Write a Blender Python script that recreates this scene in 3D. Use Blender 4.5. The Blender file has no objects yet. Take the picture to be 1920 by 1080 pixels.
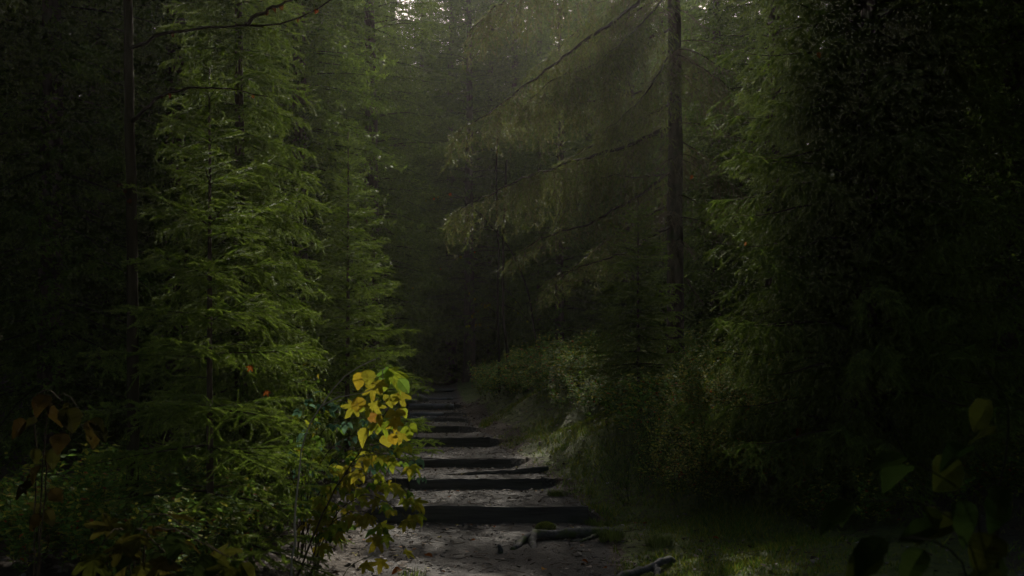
import bpy, math, random
import numpy as np
from mathutils import Vector, Matrix, Quaternion

R = math.radians
scene = bpy.context.scene
C = scene.collection

# ------------------------------------------------------------------ camera
F_PX, HOR, CAM_Z = 2000.0, 700.0, 1.67          # focal length and horizon row in photo pixels
cam_data = bpy.data.cameras.new('camera')
cam_data.lens = 36.0 * F_PX / 1920.0
cam_data.sensor_width = 36.0
cam_data.shift_y = (HOR - 540.0) / 1920.0
cam_data.clip_start = 0.05
cam_data.clip_end = 1000.0
cam_data.dof.use_dof = True
cam_data.dof.focus_distance = 11.0
cam_data.dof.aperture_fstop = 3.5
cam = bpy.data.objects.new('camera', cam_data)
cam.location = (0, 0, CAM_Z)
cam.rotation_euler = (R(90), 0, 0)
C.objects.link(cam)
scene.camera = cam

# ------------------------------------------------------------------ light
SUN_EL, SUN_AZ = R(36), R(7)                   # ahead of the viewer, a little to the right
SUN_DIR = Vector((math.sin(SUN_AZ) * math.cos(SUN_EL), math.cos(SUN_AZ) * math.cos(SUN_EL), math.sin(SUN_EL)))
world = bpy.data.worlds.new('World')
scene.world = world
world.use_nodes = True
wn = world.node_tree
sky = wn.nodes.new('ShaderNodeTexSky')
sky.sky_type = 'NISHITA'
sky.sun_disc = False
sky.sun_elevation = SUN_EL
sky.sun_rotation = SUN_AZ
bg = wn.nodes['Background']
bg.inputs['Strength'].default_value = 0.125
sky.dust_density = 4.0
sky.ozone_density = 0.5
wn.links.new(sky.outputs[0], bg.inputs['Color'])
sun_data = bpy.data.lights.new('sun', 'SUN')
sun_data.energy = 4.2
sun_data.angle = R(0.6)
sun_data.color = (1.0, 0.93, 0.80)
sun = bpy.data.objects.new('sun', sun_data)
sun.rotation_euler = SUN_DIR.to_track_quat('Z', 'Y').to_euler()
sun.location = (0, 0, 40)
C.objects.link(sun)

vs = scene.view_settings
vs.view_transform = 'Standard'
vs.look = 'None'
vs.exposure = 0.25
vs.gamma = 1.0
cy = scene.cycles
cy.use_denoising = True
cy.max_bounces = 4
cy.diffuse_bounces = 2
cy.glossy_bounces = 1
cy.transmission_bounces = 2
cy.transparent_max_bounces = 4
cy.volume_bounces = 0
cy.use_adaptive_sampling = True
cy.adaptive_threshold = 0.03
cy.caustics_reflective = False
cy.caustics_refractive = False

# ------------------------------------------------------------------ helpers
def at(px, py, d):
    """a photo pixel and a distance along the view -> a point of the place"""
    return Vector(((px - 960.0) / F_PX * d, d, CAM_Z + (HOR - py) / F_PX * d))

def tag(o, label=None, cat=None, group=None, kind=None):
    if label: o['label'] = label
    if cat: o['category'] = cat
    if group: o['group'] = group
    if kind: o['kind'] = kind
    return o

def link(o, parent=None):
    C.objects.link(o)
    if parent is not None: o.parent = parent
    return o

def empty(name, loc, label, cat, group=None):
    o = bpy.data.objects.new(name, None)
    o.empty_display_size = 0.2
    o.location = loc
    link(o)
    return tag(o, label, cat, group)

def mesh_np(name, V, F, col=None, mats=(), midx=None, smooth=False):
    V = np.ascontiguousarray(V, dtype=np.float32); F = np.ascontiguousarray(F, dtype=np.int32)
    me = bpy.data.meshes.new(name)
    n, k = F.shape
    me.vertices.add(len(V)); me.vertices.foreach_set('co', V.ravel())
    me.loops.add(n * k); me.loops.foreach_set('vertex_index', F.ravel())
    me.polygons.add(n); me.polygons.foreach_set('loop_start', np.arange(0, n * k, k, dtype=np.int32))
    if midx is not None: me.polygons.foreach_set('material_index', np.ascontiguousarray(midx, dtype=np.int32))
    for m in mats: me.materials.append(m)
    me.update(calc_edges=True)
    me.polygons.foreach_set('use_smooth', np.full(n, smooth, dtype=bool))
    if col is not None:
        a = me.color_attributes.new('col', 'FLOAT_COLOR', 'POINT')
        c4 = np.ones((len(V), 4), dtype=np.float32); c4[:, :3] = col
        a.data.foreach_set('color', c4.ravel())
    me.validate()
    return me

def obj(name, me, parent=None, loc=None):
    o = bpy.data.objects.new(name, me)
    if loc is not None: o.location = loc
    return link(o, parent)

def hash2(ix, iy, s):
    h = (ix.astype(np.int64) * 374761393 + iy.astype(np.int64) * 668265263 + s * 2147483647) & 0xffffffff
    h = ((h ^ (h >> 13)) * 1274126177) & 0xffffffff
    return ((h ^ (h >> 16)) & 0xffff) / 65535.0

def vnoise(x, y, s=0):
    x = np.asarray(x, float); y = np.asarray(y, float)
    ix, iy = np.floor(x), np.floor(y)
    fx, fy = x - ix, y - iy
    fx = fx * fx * (3 - 2 * fx); fy = fy * fy * (3 - 2 * fy)
    a, b = hash2(ix, iy, s), hash2(ix + 1, iy, s)
    c, d = hash2(ix, iy + 1, s), hash2(ix + 1, iy + 1, s)
    return (a * (1 - fx) + b * fx) * (1 - fy) + (c * (1 - fx) + d * fx) * fy - 0.5

def sstep(a, b, x):
    t = np.clip((np.asarray(x, float) - a) / (b - a), 0, 1)
    return t * t * (3 - 2 * t)

class Geo:
    """collects triangles with a colour and a material slot"""
    def __init__(self): self.V, self.F, self.K, self.M, self.n = [], [], [], [], 0
    def add(self, V, F, col, m=0):
        V = np.asarray(V, float).reshape(-1, 3); F = np.asarray(F, int).reshape(-1, 3)
        col = np.asarray(col, float)
        if col.ndim == 1: col = np.tile(col, (len(V), 1))
        self.V.append(V); self.F.append(F + self.n); self.K.append(col); self.M.append(np.full(len(F), m)); self.n += len(V)
    def arrays(self):
        return np.concatenate(self.V), np.concatenate(self.F), np.concatenate(self.K), np.concatenate(self.M)
    def mesh(self, name, mats, smooth=False):
        V, F, K, M = self.arrays()
        return mesh_np(name, V, F, K, mats, M, smooth)

def frames(D):
    D = D / np.maximum(np.linalg.norm(D, axis=1, keepdims=True), 1e-9)
    ref = np.where(np.abs(D[:, 2:3]) < 0.9, np.array([[0, 0, 1.0]]), np.array([[1.0, 0, 0]]))
    U = np.cross(ref, D); U /= np.linalg.norm(U, axis=1, keepdims=True)
    return D, U, np.cross(D, U)

def sticks(geo, P0, P1, r0, r1, col, m=0, k=3):
    """many straight tapered twigs at once"""
    P0, P1 = np.asarray(P0, float), np.asarray(P1, float)
    if len(P0) == 0: return
    r0 = np.broadcast_to(np.asarray(r0, float), (len(P0),)); r1 = np.broadcast_to(np.asarray(r1, float), (len(P0),))
    _, U, W = frames(P1 - P0)
    a = np.arange(k) * 2 * np.pi / k
    ring = U[:, None] * np.cos(a)[None, :, None] + W[:, None] * np.sin(a)[None, :, None]
    V = np.concatenate([P0[:, None] + ring * r0[:, None, None], P1[:, None] + ring * r1[:, None, None]], axis=1)
    f = []
    for i in range(k):
        j = (i + 1) % k
        f += [(i, j, k + j), (i, k + j, k + i)]
    Fc = (np.arange(len(P0)) * 2 * k)[:, None, None] + np.array(f)[None]
    col = np.asarray(col, float)
    if col.ndim == 2: col = np.repeat(col, 2 * k, axis=0)
    geo.add(V.reshape(-1, 3), Fc.reshape(-1, 3), col, m)

def ribbons(geo, P0, P1, r, col, nr, m=0):
    P0, P1 = np.asarray(P0, float), np.asarray(P1, float); n = len(P0)
    _, U, W = frames(P1 - P0); a = nr.random((n, 1)) * 6.28
    S = (U * np.cos(a) + W * np.sin(a)) * np.asarray(r)[:, None]
    V = np.stack([P0 - S, P0 + S, P1 + S * .8, P1 - S * .8], 1).reshape(-1, 3)
    F = (np.arange(n) * 4)[:, None, None] + np.array([(0, 1, 2), (0, 2, 3)])[None]
    geo.add(V, F.reshape(-1, 3), np.repeat(np.asarray(col), 4, axis=0), m)

def tube(geo, pts, rad, col, m=0, k=8, rng=None, rough=0.0, cap=True):
    """one continuous tapering tube through the points"""
    P = np.asarray([tuple(p) for p in pts], float); n = len(P)
    rad = np.broadcast_to(np.asarray(rad, float), (n,))
    T = np.gradient(P, axis=0)
    T /= np.maximum(np.linalg.norm(T, axis=1, keepdims=True), 1e-9)
    ref = np.array([0, 0, 1.0]) if abs(T[0, 2]) < 0.8 else np.array([1.0, 0, 0])
    u = np.cross(ref, T[0]); u /= np.linalg.norm(u)
    V = []
    a = np.arange(k) * 2 * np.pi / k
    for i in range(n):
        u = u - T[i] * np.dot(u, T[i]); u /= np.linalg.norm(u)
        w = np.cross(T[i], u)
        r = np.full(k, rad[i])
        if rng is not None and rough: r = r * (1 + rough * (rng.random(k) - 0.5))
        V.append(P[i] + np.outer(np.cos(a) * r, u) + np.outer(np.sin(a) * r, w))
    V = np.concatenate(V); F = []
    for i in range(n - 1):
        for j in range(k):
            j2 = (j + 1) % k
            F += [(i * k + j, i * k + j2, (i + 1) * k + j2), (i * k + j, (i + 1) * k + j2, (i + 1) * k + j)]
    if cap:
        V = np.concatenate([V, P[:1], P[-1:]])
        for j in range(k):
            F += [(n * k, (j + 1) % k, j), (n * k + 1, (n - 1) * k + j, (n - 1) * k + (j + 1) % k)]
    geo.add(V, F, col, m)

def needles(geo, P0, P1, col, nr, count=24, length=0.016, width=0.0028, m=1, spread=0.85):
    """needle-shaped triangles all round many shoots"""
    P0, P1 = np.asarray(P0, float), np.asarray(P1, float)
    n = len(P0)
    if n == 0: return
    D, U, W = frames(P1 - P0)
    L = np.linalg.norm(P1 - P0, axis=1)
    t = (np.arange(count)[None, :] + nr.random((n, count))) / count
    ph = nr.random((n, count)) * 2 * np.pi
    rad = U[:, None] * np.cos(ph)[..., None] + W[:, None] * np.sin(ph)[..., None]
    base = P0[:, None] + (D * L[:, None])[:, None] * t[..., None]
    sp = spread * (0.7 + 0.5 * nr.random((n, count)))
    nd = D[:, None] * np.cos(sp)[..., None] + rad * np.sin(sp)[..., None]
    ln = length * (0.7 + 0.5 * nr.random((n, count)))
    tan = np.cross(D[:, None], rad) * (width * 0.5)
    tip = base + nd * ln[..., None]
    V = np.stack([base - tan, base + tan, tip], axis=2).reshape(-1, 3)
    F = np.arange(len(V)).reshape(-1, 3)
    cc = np.repeat(np.asarray(col, float), count * 3, axis=0)
    cc = cc * np.repeat(0.75 + 0.5 * nr.random((n * count, 1)), 3, axis=0)
    geo.add(V, F, cc, m)

# ------------------------------------------------------------------ materials
def new_mat(name):
    m = bpy.data.materials.new(name); m.use_nodes = True
    nt = m.node_tree
    for n in list(nt.nodes): nt.nodes.remove(n)
    return m, nt, nt.nodes.new('ShaderNodeOutputMaterial')

def node(nt, kind, **kw):
    n = nt.nodes.new(kind)
    for k, v in kw.items(): setattr(n, k, v)
    return n

def leafy(name, trans, rough=0.5, spec=0.3, use_object=False, spots=False):
    m, nt, out = new_mat(name)
    if use_object: src = node(nt, 'ShaderNodeObjectInfo').outputs['Color']
    else: src = node(nt, 'ShaderNodeAttribute', attribute_name='col').outputs['Color']
    if spots:
        tc = node(nt, 'ShaderNodeTexCoord')
        no = node(nt, 'ShaderNodeTexNoise'); no.inputs['Scale'].default_value = 3.2; no.inputs['Detail'].default_value = 5
        oi = node(nt, 'ShaderNodeObjectInfo')
        ad = node(nt, 'ShaderNodeVectorMath', operation='ADD')
        sc = node(nt, 'ShaderNodeMath', operation='MULTIPLY'); sc.inputs[1].default_value = 37.0
        nt.links.new(oi.outputs['Random'], sc.inputs[0])
        nt.links.new(tc.outputs['Object'], ad.inputs[0]); nt.links.new(sc.outputs[0], ad.inputs[1])
        nt.links.new(ad.outputs[0], no.inputs['Vector'])
        rp = node(nt, 'ShaderNodeValToRGB')
        rp.color_ramp.elements[0].position = 0.58; rp.color_ramp.elements[0].color = (0, 0, 0, 1)
        rp.color_ramp.elements[1].position = 0.80; rp.color_ramp.elements[1].color = (1, 1, 1, 1)
        nt.links.new(no.outputs[0], rp.inputs[0])
        mx = node(nt, 'ShaderNodeMix', data_type='RGBA', blend_type='MULTIPLY')
        nt.links.new(rp.outputs[0], mx.inputs[0]); nt.links.new(src, mx.inputs[6]); mx.inputs[7].default_value = (0.55, 0.28, 0.22, 1)
        src = mx.outputs[2]
    p = node(nt, 'ShaderNodeBsdfPrincipled')
    p.inputs['Roughness'].default_value = rough; p.inputs['Specular IOR Level'].default_value = spec
    t = node(nt, 'ShaderNodeBsdfTranslucent')
    x = node(nt, 'ShaderNodeMixShader'); x.inputs[0].default_value = trans
    nt.links.new(src, p.inputs['Base Color']); nt.links.new(src, t.inputs['Color'])
    nt.links.new(p.outputs[0], x.inputs[1]); nt.links.new(t.outputs[0], x.inputs[2]); nt.links.new(x.outputs[0], out.inputs[0])
    return m

def solid(name, c1, c2, scale=8.0, rough=0.85, bump=0.4, bdist=0.01, stretch=(1, 1, 1), c3=None, c3pos=0.6, spec=0.3, use_col=False):
    """two-tone rough surface with noise relief; c3 is a patchy overlay such as moss"""
    m, nt, out = new_mat(name)
    tc = node(nt, 'ShaderNodeTexCoord'); mp = node(nt, 'ShaderNodeMapping'); mp.inputs['Scale'].default_value = stretch
    nt.links.new(tc.outputs['Object'], mp.inputs[0])
    n1 = node(nt, 'ShaderNodeTexNoise'); n1.inputs['Scale'].default_value = scale; n1.inputs['Detail'].default_value = 8; n1.inputs['Roughness'].default_value = 0.65
    nt.links.new(mp.outputs[0], n1.inputs['Vector'])
    rp = node(nt, 'ShaderNodeValToRGB')
    rp.color_ramp.elements[0].position = 0.33; rp.color_ramp.elements[0].color = (*c1, 1)
    rp.color_ramp.elements[1].position = 0.68; rp.color_ramp.elements[1].color = (*c2, 1)
    nt.links.new(n1.outputs[0], rp.inputs[0])
    src = rp.outputs[0]
    if c3:
        n2 = node(nt, 'ShaderNodeTexNoise'); n2.inputs['Scale'].default_value = scale * 0.35; n2.inputs['Detail'].default_value = 6
        nt.links.new(tc.outputs['Object'], n2.inputs['Vector'])
        r2 = node(nt, 'ShaderNodeValToRGB')
        r2.color_ramp.elements[0].position = c3pos - 0.06; r2.color_ramp.elements[0].color = (0, 0, 0, 1)
        r2.color_ramp.elements[1].position = c3pos + 0.08; r2.color_ramp.elements[1].color = (1, 1, 1, 1)
        nt.links.new(n2.outputs[0], r2.inputs[0])
        mx = node(nt, 'ShaderNodeMix', data_type='RGBA')
        nt.links.new(r2.outputs[0], mx.inputs[0]); nt.links.new(src, mx.inputs[6]); mx.inputs[7].default_value = (*c3, 1)
        src = mx.outputs[2]
    if use_col:
        at_ = node(nt, 'ShaderNodeAttribute', attribute_name='col')
        mu = node(nt, 'ShaderNodeMix', data_type='RGBA', blend_type='MULTIPLY'); mu.inputs[0].default_value = 1.0
        nt.links.new(src, mu.inputs[6]); nt.links.new(at_.outputs['Color'], mu.inputs[7]); src = mu.outputs[2]
    p = node(nt, 'ShaderNodeBsdfPrincipled'); p.inputs['Roughness'].default_value = rough; p.inputs['Specular IOR Level'].default_value = spec
    bp = node(nt, 'ShaderNodeBump'); bp.inputs['Strength'].default_value = bump; bp.inputs['Distance'].default_value = bdist
    nt.links.new(n1.outputs[0], bp.inputs['Height']); nt.links.new(bp.outputs[0], p.inputs['Normal'])
    nt.links.new(src, p.inputs['Base Color']); nt.links.new(p.outputs[0], out.inputs[0])
    return m

M_NEEDLE = leafy('spruce_needles', 0.45, 0.55, 0.2)
M_LEAF = leafy('broad_leaf', 0.52, 0.8, 0.0, use_object=True, spots=True)
M_SMALL = leafy('small_leaf', 0.45, 0.6, 0.10)
M_LITTER = leafy('fallen_leaf', 0.12, 0.7, 0.08)
M_TWIG = leafy('twig_bark', 0.0, 0.9, 0.03)
M_BARK = solid('spruce_bark', (0.035, 0.022, 0.015), (0.12, 0.085, 0.062), 16, 0.9, 0.8, 0.02, (1, 1, 0.35), (0.05, 0.06, 0.02), 0.62)
M_BARK_PALE = solid('pale_bark', (0.10, 0.085, 0.07), (0.24, 0.21, 0.17), 14, 0.9, 0.7, 0.02, (1, 1, 0.3), (0.08, 0.09, 0.04), 0.62)
M_BOARD = solid('weathered_board', (0.010, 0.010, 0.011), (0.09, 0.086, 0.084), 9, 0.75, 0.9, 0.015, (0.12, 1, 1.6), (0.035, 0.04, 0.02), 0.68)
M_LOG = solid('weathered_log', (0.06, 0.066, 0.08), (0.19, 0.20, 0.22), 12, 0.75, 0.6, 0.01, (0.15, 1, 1), (0.05, 0.06, 0.03), 0.66)
M_ROOT = solid('root_bark', (0.025, 0.024, 0.023), (0.105, 0.10, 0.096), 22, 0.8, 0.8, 0.015, (1, 1, 1), (0.06, 0.08, 0.015), 0.58)
M_STONE = solid('stone', (0.10, 0.10, 0.095), (0.22, 0.21, 0.195), 9, 0.85, 0.6, 0.02, (1, 1, 1), (0.05, 0.07, 0.02), 0.6)

def ground_material():
    m, nt, out = new_mat('forest_floor')
    tc = node(nt, 'ShaderNodeTexCoord')
    a = node(nt, 'ShaderNodeAttribute', attribute_name='col')
    sep = node(nt, 'ShaderNodeSeparateColor'); nt.links.new(a.outputs['Color'], sep.inputs[0])
    def noise(s, d=8, r=0.65):
        n = node(nt, 'ShaderNodeTexNoise'); n.inputs['Scale'].default_value = s; n.inputs['Detail'].default_value = d; n.inputs['Roughness'].default_value = r
        nt.links.new(tc.outputs['Object'], n.inputs['Vector']); return n.outputs[0]
    def ramp(f, p0, c0, p1, c1):
        r = node(nt, 'ShaderNodeValToRGB')
        r.color_ramp.elements[0].position = p0; r.color_ramp.elements[0].color = (*c0, 1)
        r.color_ramp.elements[1].position = p1; r.color_ramp.elements[1].color = (*c1, 1)
        nt.links.new(f, r.inputs[0]); return r.outputs[0]
    def mix(f, x, y):
        n = node(nt, 'ShaderNodeMix', data_type='RGBA'); nt.links.new(f, n.inputs[0]); nt.links.new(x, n.inputs[6]); nt.links.new(y, n.inputs[7]); return n.outputs[2]
    fine, mid, big = noise(38, 10, 0.75), noise(9), noise(1.4, 6)
    litter = ramp(fine, 0.35, (0.025, 0.017, 0.010), 0.66, (0.13, 0.092, 0.06))
    dirt = ramp(fine, 0.34, (0.016, 0.013, 0.011), 0.68, (0.088, 0.077, 0.070))
    dirt = mix(ramp(big, 0.42, (0, 0, 0), 0.62, (0.55, 0.55, 0.55)), dirt, ramp(mid, 0.36, (0.012, 0.009, 0.007), 0.66, (0.06, 0.048, 0.040)))
    moss = ramp(mid, 0.3, (0.04, 0.065, 0.010), 0.7, (0.14, 0.16, 0.025))
    def edge(chan, amt):
        ad = node(nt, 'ShaderNodeMath', operation='ADD'); nt.links.new(chan, ad.inputs[0])
        ml = node(nt, 'ShaderNodeMath', operation='MULTIPLY_ADD'); nt.links.new(mid, ml.inputs[0]); ml.inputs[1].default_value = amt; ml.inputs[2].default_value = -amt / 2
        nt.links.new(ml.outputs[0], ad.inputs[1]); return ramp(ad.outputs[0], 0.4, (0, 0, 0), 0.6, (1, 1, 1))
    c = mix(edge(sep.outputs[1], 1.3), litter, moss)
    c = mix(edge(sep.outputs[0], 0.8), c, dirt)
    p = node(nt, 'ShaderNodeBsdfPrincipled'); p.inputs['Roughness'].default_value = 0.8; p.inputs['Specular IOR Level'].default_value = 0.35
    bp = node(nt, 'ShaderNodeBump'); bp.inputs['Strength'].default_value = 1.0; bp.inputs['Distance'].default_value = 0.045
    sm = node(nt, 'ShaderNodeMath', operation='MULTIPLY_ADD'); nt.links.new(mid, sm.inputs[0]); sm.inputs[1].default_value = 1.2; nt.links.new(fine, sm.inputs[2])
    nt.links.new(sm.outputs[0], bp.inputs['Height']); nt.links.new(bp.outputs[0], p.inputs['Normal'])
    nt.links.new(c, p.inputs['Base Color']); nt.links.new(p.outputs[0], out.inputs[0])
    return m
M_GROUND = ground_material()

# ------------------------------------------------------------------ terrain
# stations of the steps: distance, tread height behind it
STEPS = [(12.0, .165), (13.9, .30), (15.5, .43), (18.0, .59), (19.4, .71), (21.1, .79), (21.75, .865), (23.2, 1.0), (26.8, 1.045), (35.0, 1.16)]
YL = [0, 8.0, 12, 13.9, 15.5, 18, 19.4, 23.2, 26.8, 35, 48, 140]
XL = [-1.0, -1.0, -1.5, -1.55, -1.6, -1.8, -1.95, -2.3, -2.5, -2.85, -3.6, -9]
XR = [.75, .78, .86, .46, .06, -.32, -.72, -1.22, -1.45, -1.95, -2.7, -8]

def path_l(y): return np.interp(y, YL, XL)
def path_r(y): return np.interp(y, YL, XR)

def ground_z(x, y):
    x = np.asarray(x, float); y = np.asarray(y, float)
    step = np.full(np.broadcast(x, y).shape, -0.01)
    prev = -0.01
    for d, z in STEPS:
        step = step + (z - prev) * np.clip((y - d - 0.01) / 0.05, 0, 1); prev = z
    smooth = np.interp(y, [0, 9, 12] + [s[0] + .4 for s in STEPS] + [60, 140], [0, 0, .02] + [s[1] - .03 for s in STEPS] + [1.6, 2.2])
    xl, xr = path_l(y), path_r(y)
    w = sstep(xl - .25, xl + .05, x) * (1 - sstep(xr - .12, xr + .35, x))
    u = x - xr; v = xl - x
    ramp = np.interp(y, [0, 9, 11.5, 13, 15, 20, 26, 40], [.03, .12, .22, .5, .80, .82, .62, .35])
    bank = ramp * sstep(-.05, 2.3, u) * (1 + .18 * np.sin(y * 1.3 + x)) + np.clip(u - 2.3, 0, 8) * .05
    lbank = .22 * sstep(0, 1.6, v) + np.clip(v - 1.6, 0, 10) * .05
    z = step * w + (smooth + bank + lbank) * (1 - w)
    rough = (1 - w) * 1.0 + w * .30
    z = z + rough * (.16 * vnoise(x * .9, y * .9, 3) * (1 - .6 * w) + .06 * vnoise(x * 3.1, y * 3.1, 5) + .022 * vnoise(x * 9, y * 9, 7))
    return z

def gz(x, y): return float(ground_z(np.array([x]), np.array([y]))[0])

def build_terrain():
    xs = np.concatenate([[-120, -80, -55, -38, -26, -18, -13, -10, -8, -6.5, -5.5], np.arange(-4.8, 5.61, .06), [6.2, 7, 8, 10, 13, 18, 26, 38, 55, 80, 120]])
    ys = np.concatenate([[-60, -40, -25, -15, -9, -5, -2, 0, 2, 3.5, 5, 6, 6.8], np.arange(7.4, 24.5, .06), np.arange(24.6, 38, .2), [39, 41, 44, 48, 54, 62, 75, 95, 140]])
    ys = np.unique(np.concatenate([ys] + [[s[0] + .01, s[0] + .06] for s in STEPS]))
    X, Y = np.meshgrid(xs, ys)
    Z = ground_z(X, Y)
    xl, xr = path_l(Y), path_r(Y)
    pw = sstep(xl - .35, xl + .1, X) * (1 - sstep(xr - .10, xr + .30, X))
    pw *= 1 - sstep(34, 38, Y) * .8
    scree = sstep(16.2, 17.8, Y) * (1 - sstep(23, 25, Y)) * sstep(xr - .3, xr, X) * (1 - sstep(xr + .3, xr + .7, X))
    moss = sstep(xr + .0, xr + .35, X) * (1 - scree) * (.5 + .7 * (vnoise(X * .8, Y * .8, 21) + .5)) * (1 - .7 * sstep(3.0, 4.5, X)) + .25 * sstep(0, .5, xl - X)
    col = np.stack([pw, np.clip(moss, 0, 1), scree], -1).reshape(-1, 3)
    V = np.stack([X, Y, Z], -1).reshape(-1, 3)
    ny, nx = X.shape
    i = (np.arange(ny - 1)[:, None] * nx + np.arange(nx - 1)[None]).ravel()
    Q = np.stack([i, i + 1, i + nx + 1, i + nx], -1)
    cx = V[Q].mean(1)
    inside = (cx[:, 0] > path_l(cx[:, 1]) - .1) & (cx[:, 0] < path_r(cx[:, 1]) + .12) & (cx[:, 1] > -2) & (cx[:, 1] < 36)
    for name, sel in (('ground', ~inside), ('path', inside)):
        q = Q[sel]; used, inv = np.unique(q, return_inverse=True)
        o = obj(name, mesh_np(name, V[used], inv.reshape(-1, 4), col[used], [M_GROUND], None, True))
        tag(o, kind='structure')
    tag(bpy.data.objects['ground'], 'dark forest floor of moss and leaf litter either side of the path')
    tag(bpy.data.objects['path'], 'grey trodden earth path climbing between the wooden steps')
build_terrain()

# ------------------------------------------------------------------ steps
def board(name, label, a, b, zt_a, zt_b, zb, thick, seed, mat=M_BOARD):
    """a plank set on edge between two ground points, with a worn upper edge"""
    r = np.random.default_rng(seed)
    a, b = np.array(a), np.array(b); n = 26
    d = (b - a) / np.linalg.norm(b - a); nrm = np.array([-d[1], d[0]])
    L = np.linalg.norm(b - a); mid = (a + b) / 2
    V, F = [], []
    prof = [(-.5, 0), (-.5, .88), (-.36, 1), (.36, 1), (.5, .88), (.5, 0)]
    wob = np.cumsum(r.normal(0, .0022, n + 1)); top = np.cumsum(r.normal(0, .0045, n + 1)); top -= np.linspace(top[0], top[-1], n + 1)
    for i in range(n + 1):
        t = i / n
        zt = zt_a * (1 - t) + zt_b * t + top[i]
        e = .012 * (r.random() - .5) if i in (0, n) else 0
        for (o_, h) in prof:
            q = nrm * (o_ * thick + wob[i]) + d * ((t - .5) * L + e * h * 3)
            z = zb + (zt - zb) * h + r.normal(0, .0012)
            V.append((q[0], q[1], z))
    k = len(prof)
    for i in range(n):
        for j in range(k - 1):
            p, q = i * k + j, (i + 1) * k + j
            F += [(p, q, q + 1), (p, q + 1, p + 1)]
    for base, flip in ((0, 1), (n * k, 0)):
        for j in range(1, k - 1):
            F.append((base, base + j, base + j + 1) if flip else (base, base + j + 1, base + j))
    V = np.array(V); zoff = zb
    V[:, 2] -= zoff
    me = mesh_np(name, V, np.array(F), None, [mat], None, False)
    return tag(obj(name, me, None, (mid[0], mid[1], zoff)), label, 'step', 'wooden steps climbing the path')

def log(name, label, a, b, z, r, seed, mat=M_LOG):
    rg = np.random.default_rng(seed); g = Geo()
    a, b = Vector((a[0], a[1], z)), Vector((b[0], b[1], z + .01)); mid = (a + b) / 2
    pts = []; rr = []
    for i in range(13):
        t = i / 12; p = a.lerp(b, t) - mid
        pts.append((p.x, p.y + rg.normal(0, .004), p.z + rg.normal(0, .004))); rr.append(r * (1 - .12 * t + rg.normal(0, .02)))
    tube(g, pts, rr, (1, 1, 1), 0, 12, rg, .07)
    return tag(obj(name, g.mesh(name, [mat], True), None, mid), label, 'step', 'wooden steps climbing the path')

def P(px, d): return ((px - 960) / F_PX * d, d)
board('step_board', 'longest dark board edging the nearest and lowest step', P(706, 12.0), P(1102, 12.02), .165, .172, -.16, .07, 1)
board('step_board', 'dark board edging the second step, just above the nearest', P(768, 13.88), P(1017, 13.9), .30, .305, .0, .06, 2)
board('step_board', 'slanting board wedged behind the second step, higher at its right end', P(832, 14.35), P(1030, 14.62), .315, .405, .1, .05, 3)
board('step_board', 'dark board edging the third step with a pale path above it', P(762, 15.5), P(956, 15.46), .425, .43, .14, .06, 4)
board('step_board', 'thick dark board edging the fourth step below the leaf-strewn slope', P(764, 18.0), P(918, 18.0), .585, .592, .28, .06, 5)
board('step_board', 'short dark board edging the fifth step, its right end buried in litter', P(768, 19.4), P(860, 19.38), .705, .712, .4, .06, 6)
log('step_log', 'thin half-buried log lying askew below the two blue-grey logs', P(768, 21.05), P(818, 21.2), .765, .045, 7)
log('step_log', 'thinner lower of two blue-grey logs lying across the upper path', P(768, 21.75), P(832, 21.8), .82, .055, 8)
log('step_log', 'thick blue-grey log lying across the upper path, stones at its left', P(766, 23.2), P(851, 23.2), .935, .075, 9)
log('step_log', 'barely raised dark timber across the pale path beyond the thick log', P(778, 26.8), P(850, 26.8), 1.02, .035, 10)
log('step_log', 'topmost dark log closing the far end of the path', P(797, 35.0), P(852, 35.0), 1.10, .07, 11, M_BOARD)

def stone(label, px, py, d, s, seed):
    r = np.random.default_rng(seed)
    import bmesh
    bm = bmesh.new(); bmesh.ops.create_icosphere(bm, subdivisions=3, radius=1)
    off = r.normal(0, 1, (6, 3))
    for v in bm.verts:
        k = 1 + .16 * sum(math.sin(2.2 * v.co.dot(Vector(o_)) + i) for i, o_ in enumerate(off)) / 2.2
        v.co = Vector((v.co.x * s * k, v.co.y * s * .8 * k, v.co.z * s * .55 * k))
    me = bpy.data.meshes.new('stone'); bm.to_mesh(me); bm.free(); me.materials.append(M_STONE)
    for p in me.polygons: p.use_smooth = True
    q = at(px, py, d)
    tag(obj('stone', me, None, (q.x, q.y, gz(q.x, q.y) + s * .25)), label, 'stone', 'stones beside the upper steps')
stone('grey rounded stone at the left end of the thick blue-grey log', 768, 755, 23.3, .16, 1)
stone('grey stone behind the rounded one, left of the upper path', 784, 748, 25.0, .22, 2)
stone('pale stone just below the topmost log, at its left end', 793, 735, 33.0, .22, 3)

# ------------------------------------------------------------------ roots
def wiggle(pts, n, amp, rg):
    """resample a polyline smoothly and shake it a little"""
    P_ = np.array([tuple(p) for p in pts], float)
    s = np.concatenate([[0], np.cumsum(np.linalg.norm(np.diff(P_, axis=0), axis=1))]); t = np.linspace(0, s[-1], n)
    Q = np.stack([np.interp(t, s, P_[:, i]) for i in range(3)], -1)
    for _ in range(2): Q[1:-1] = (Q[:-2] + 2 * Q[1:-1] + Q[2:]) / 4
    j = rg.normal(0, amp, Q.shape); j[0] = 0
    return Q + j

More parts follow.
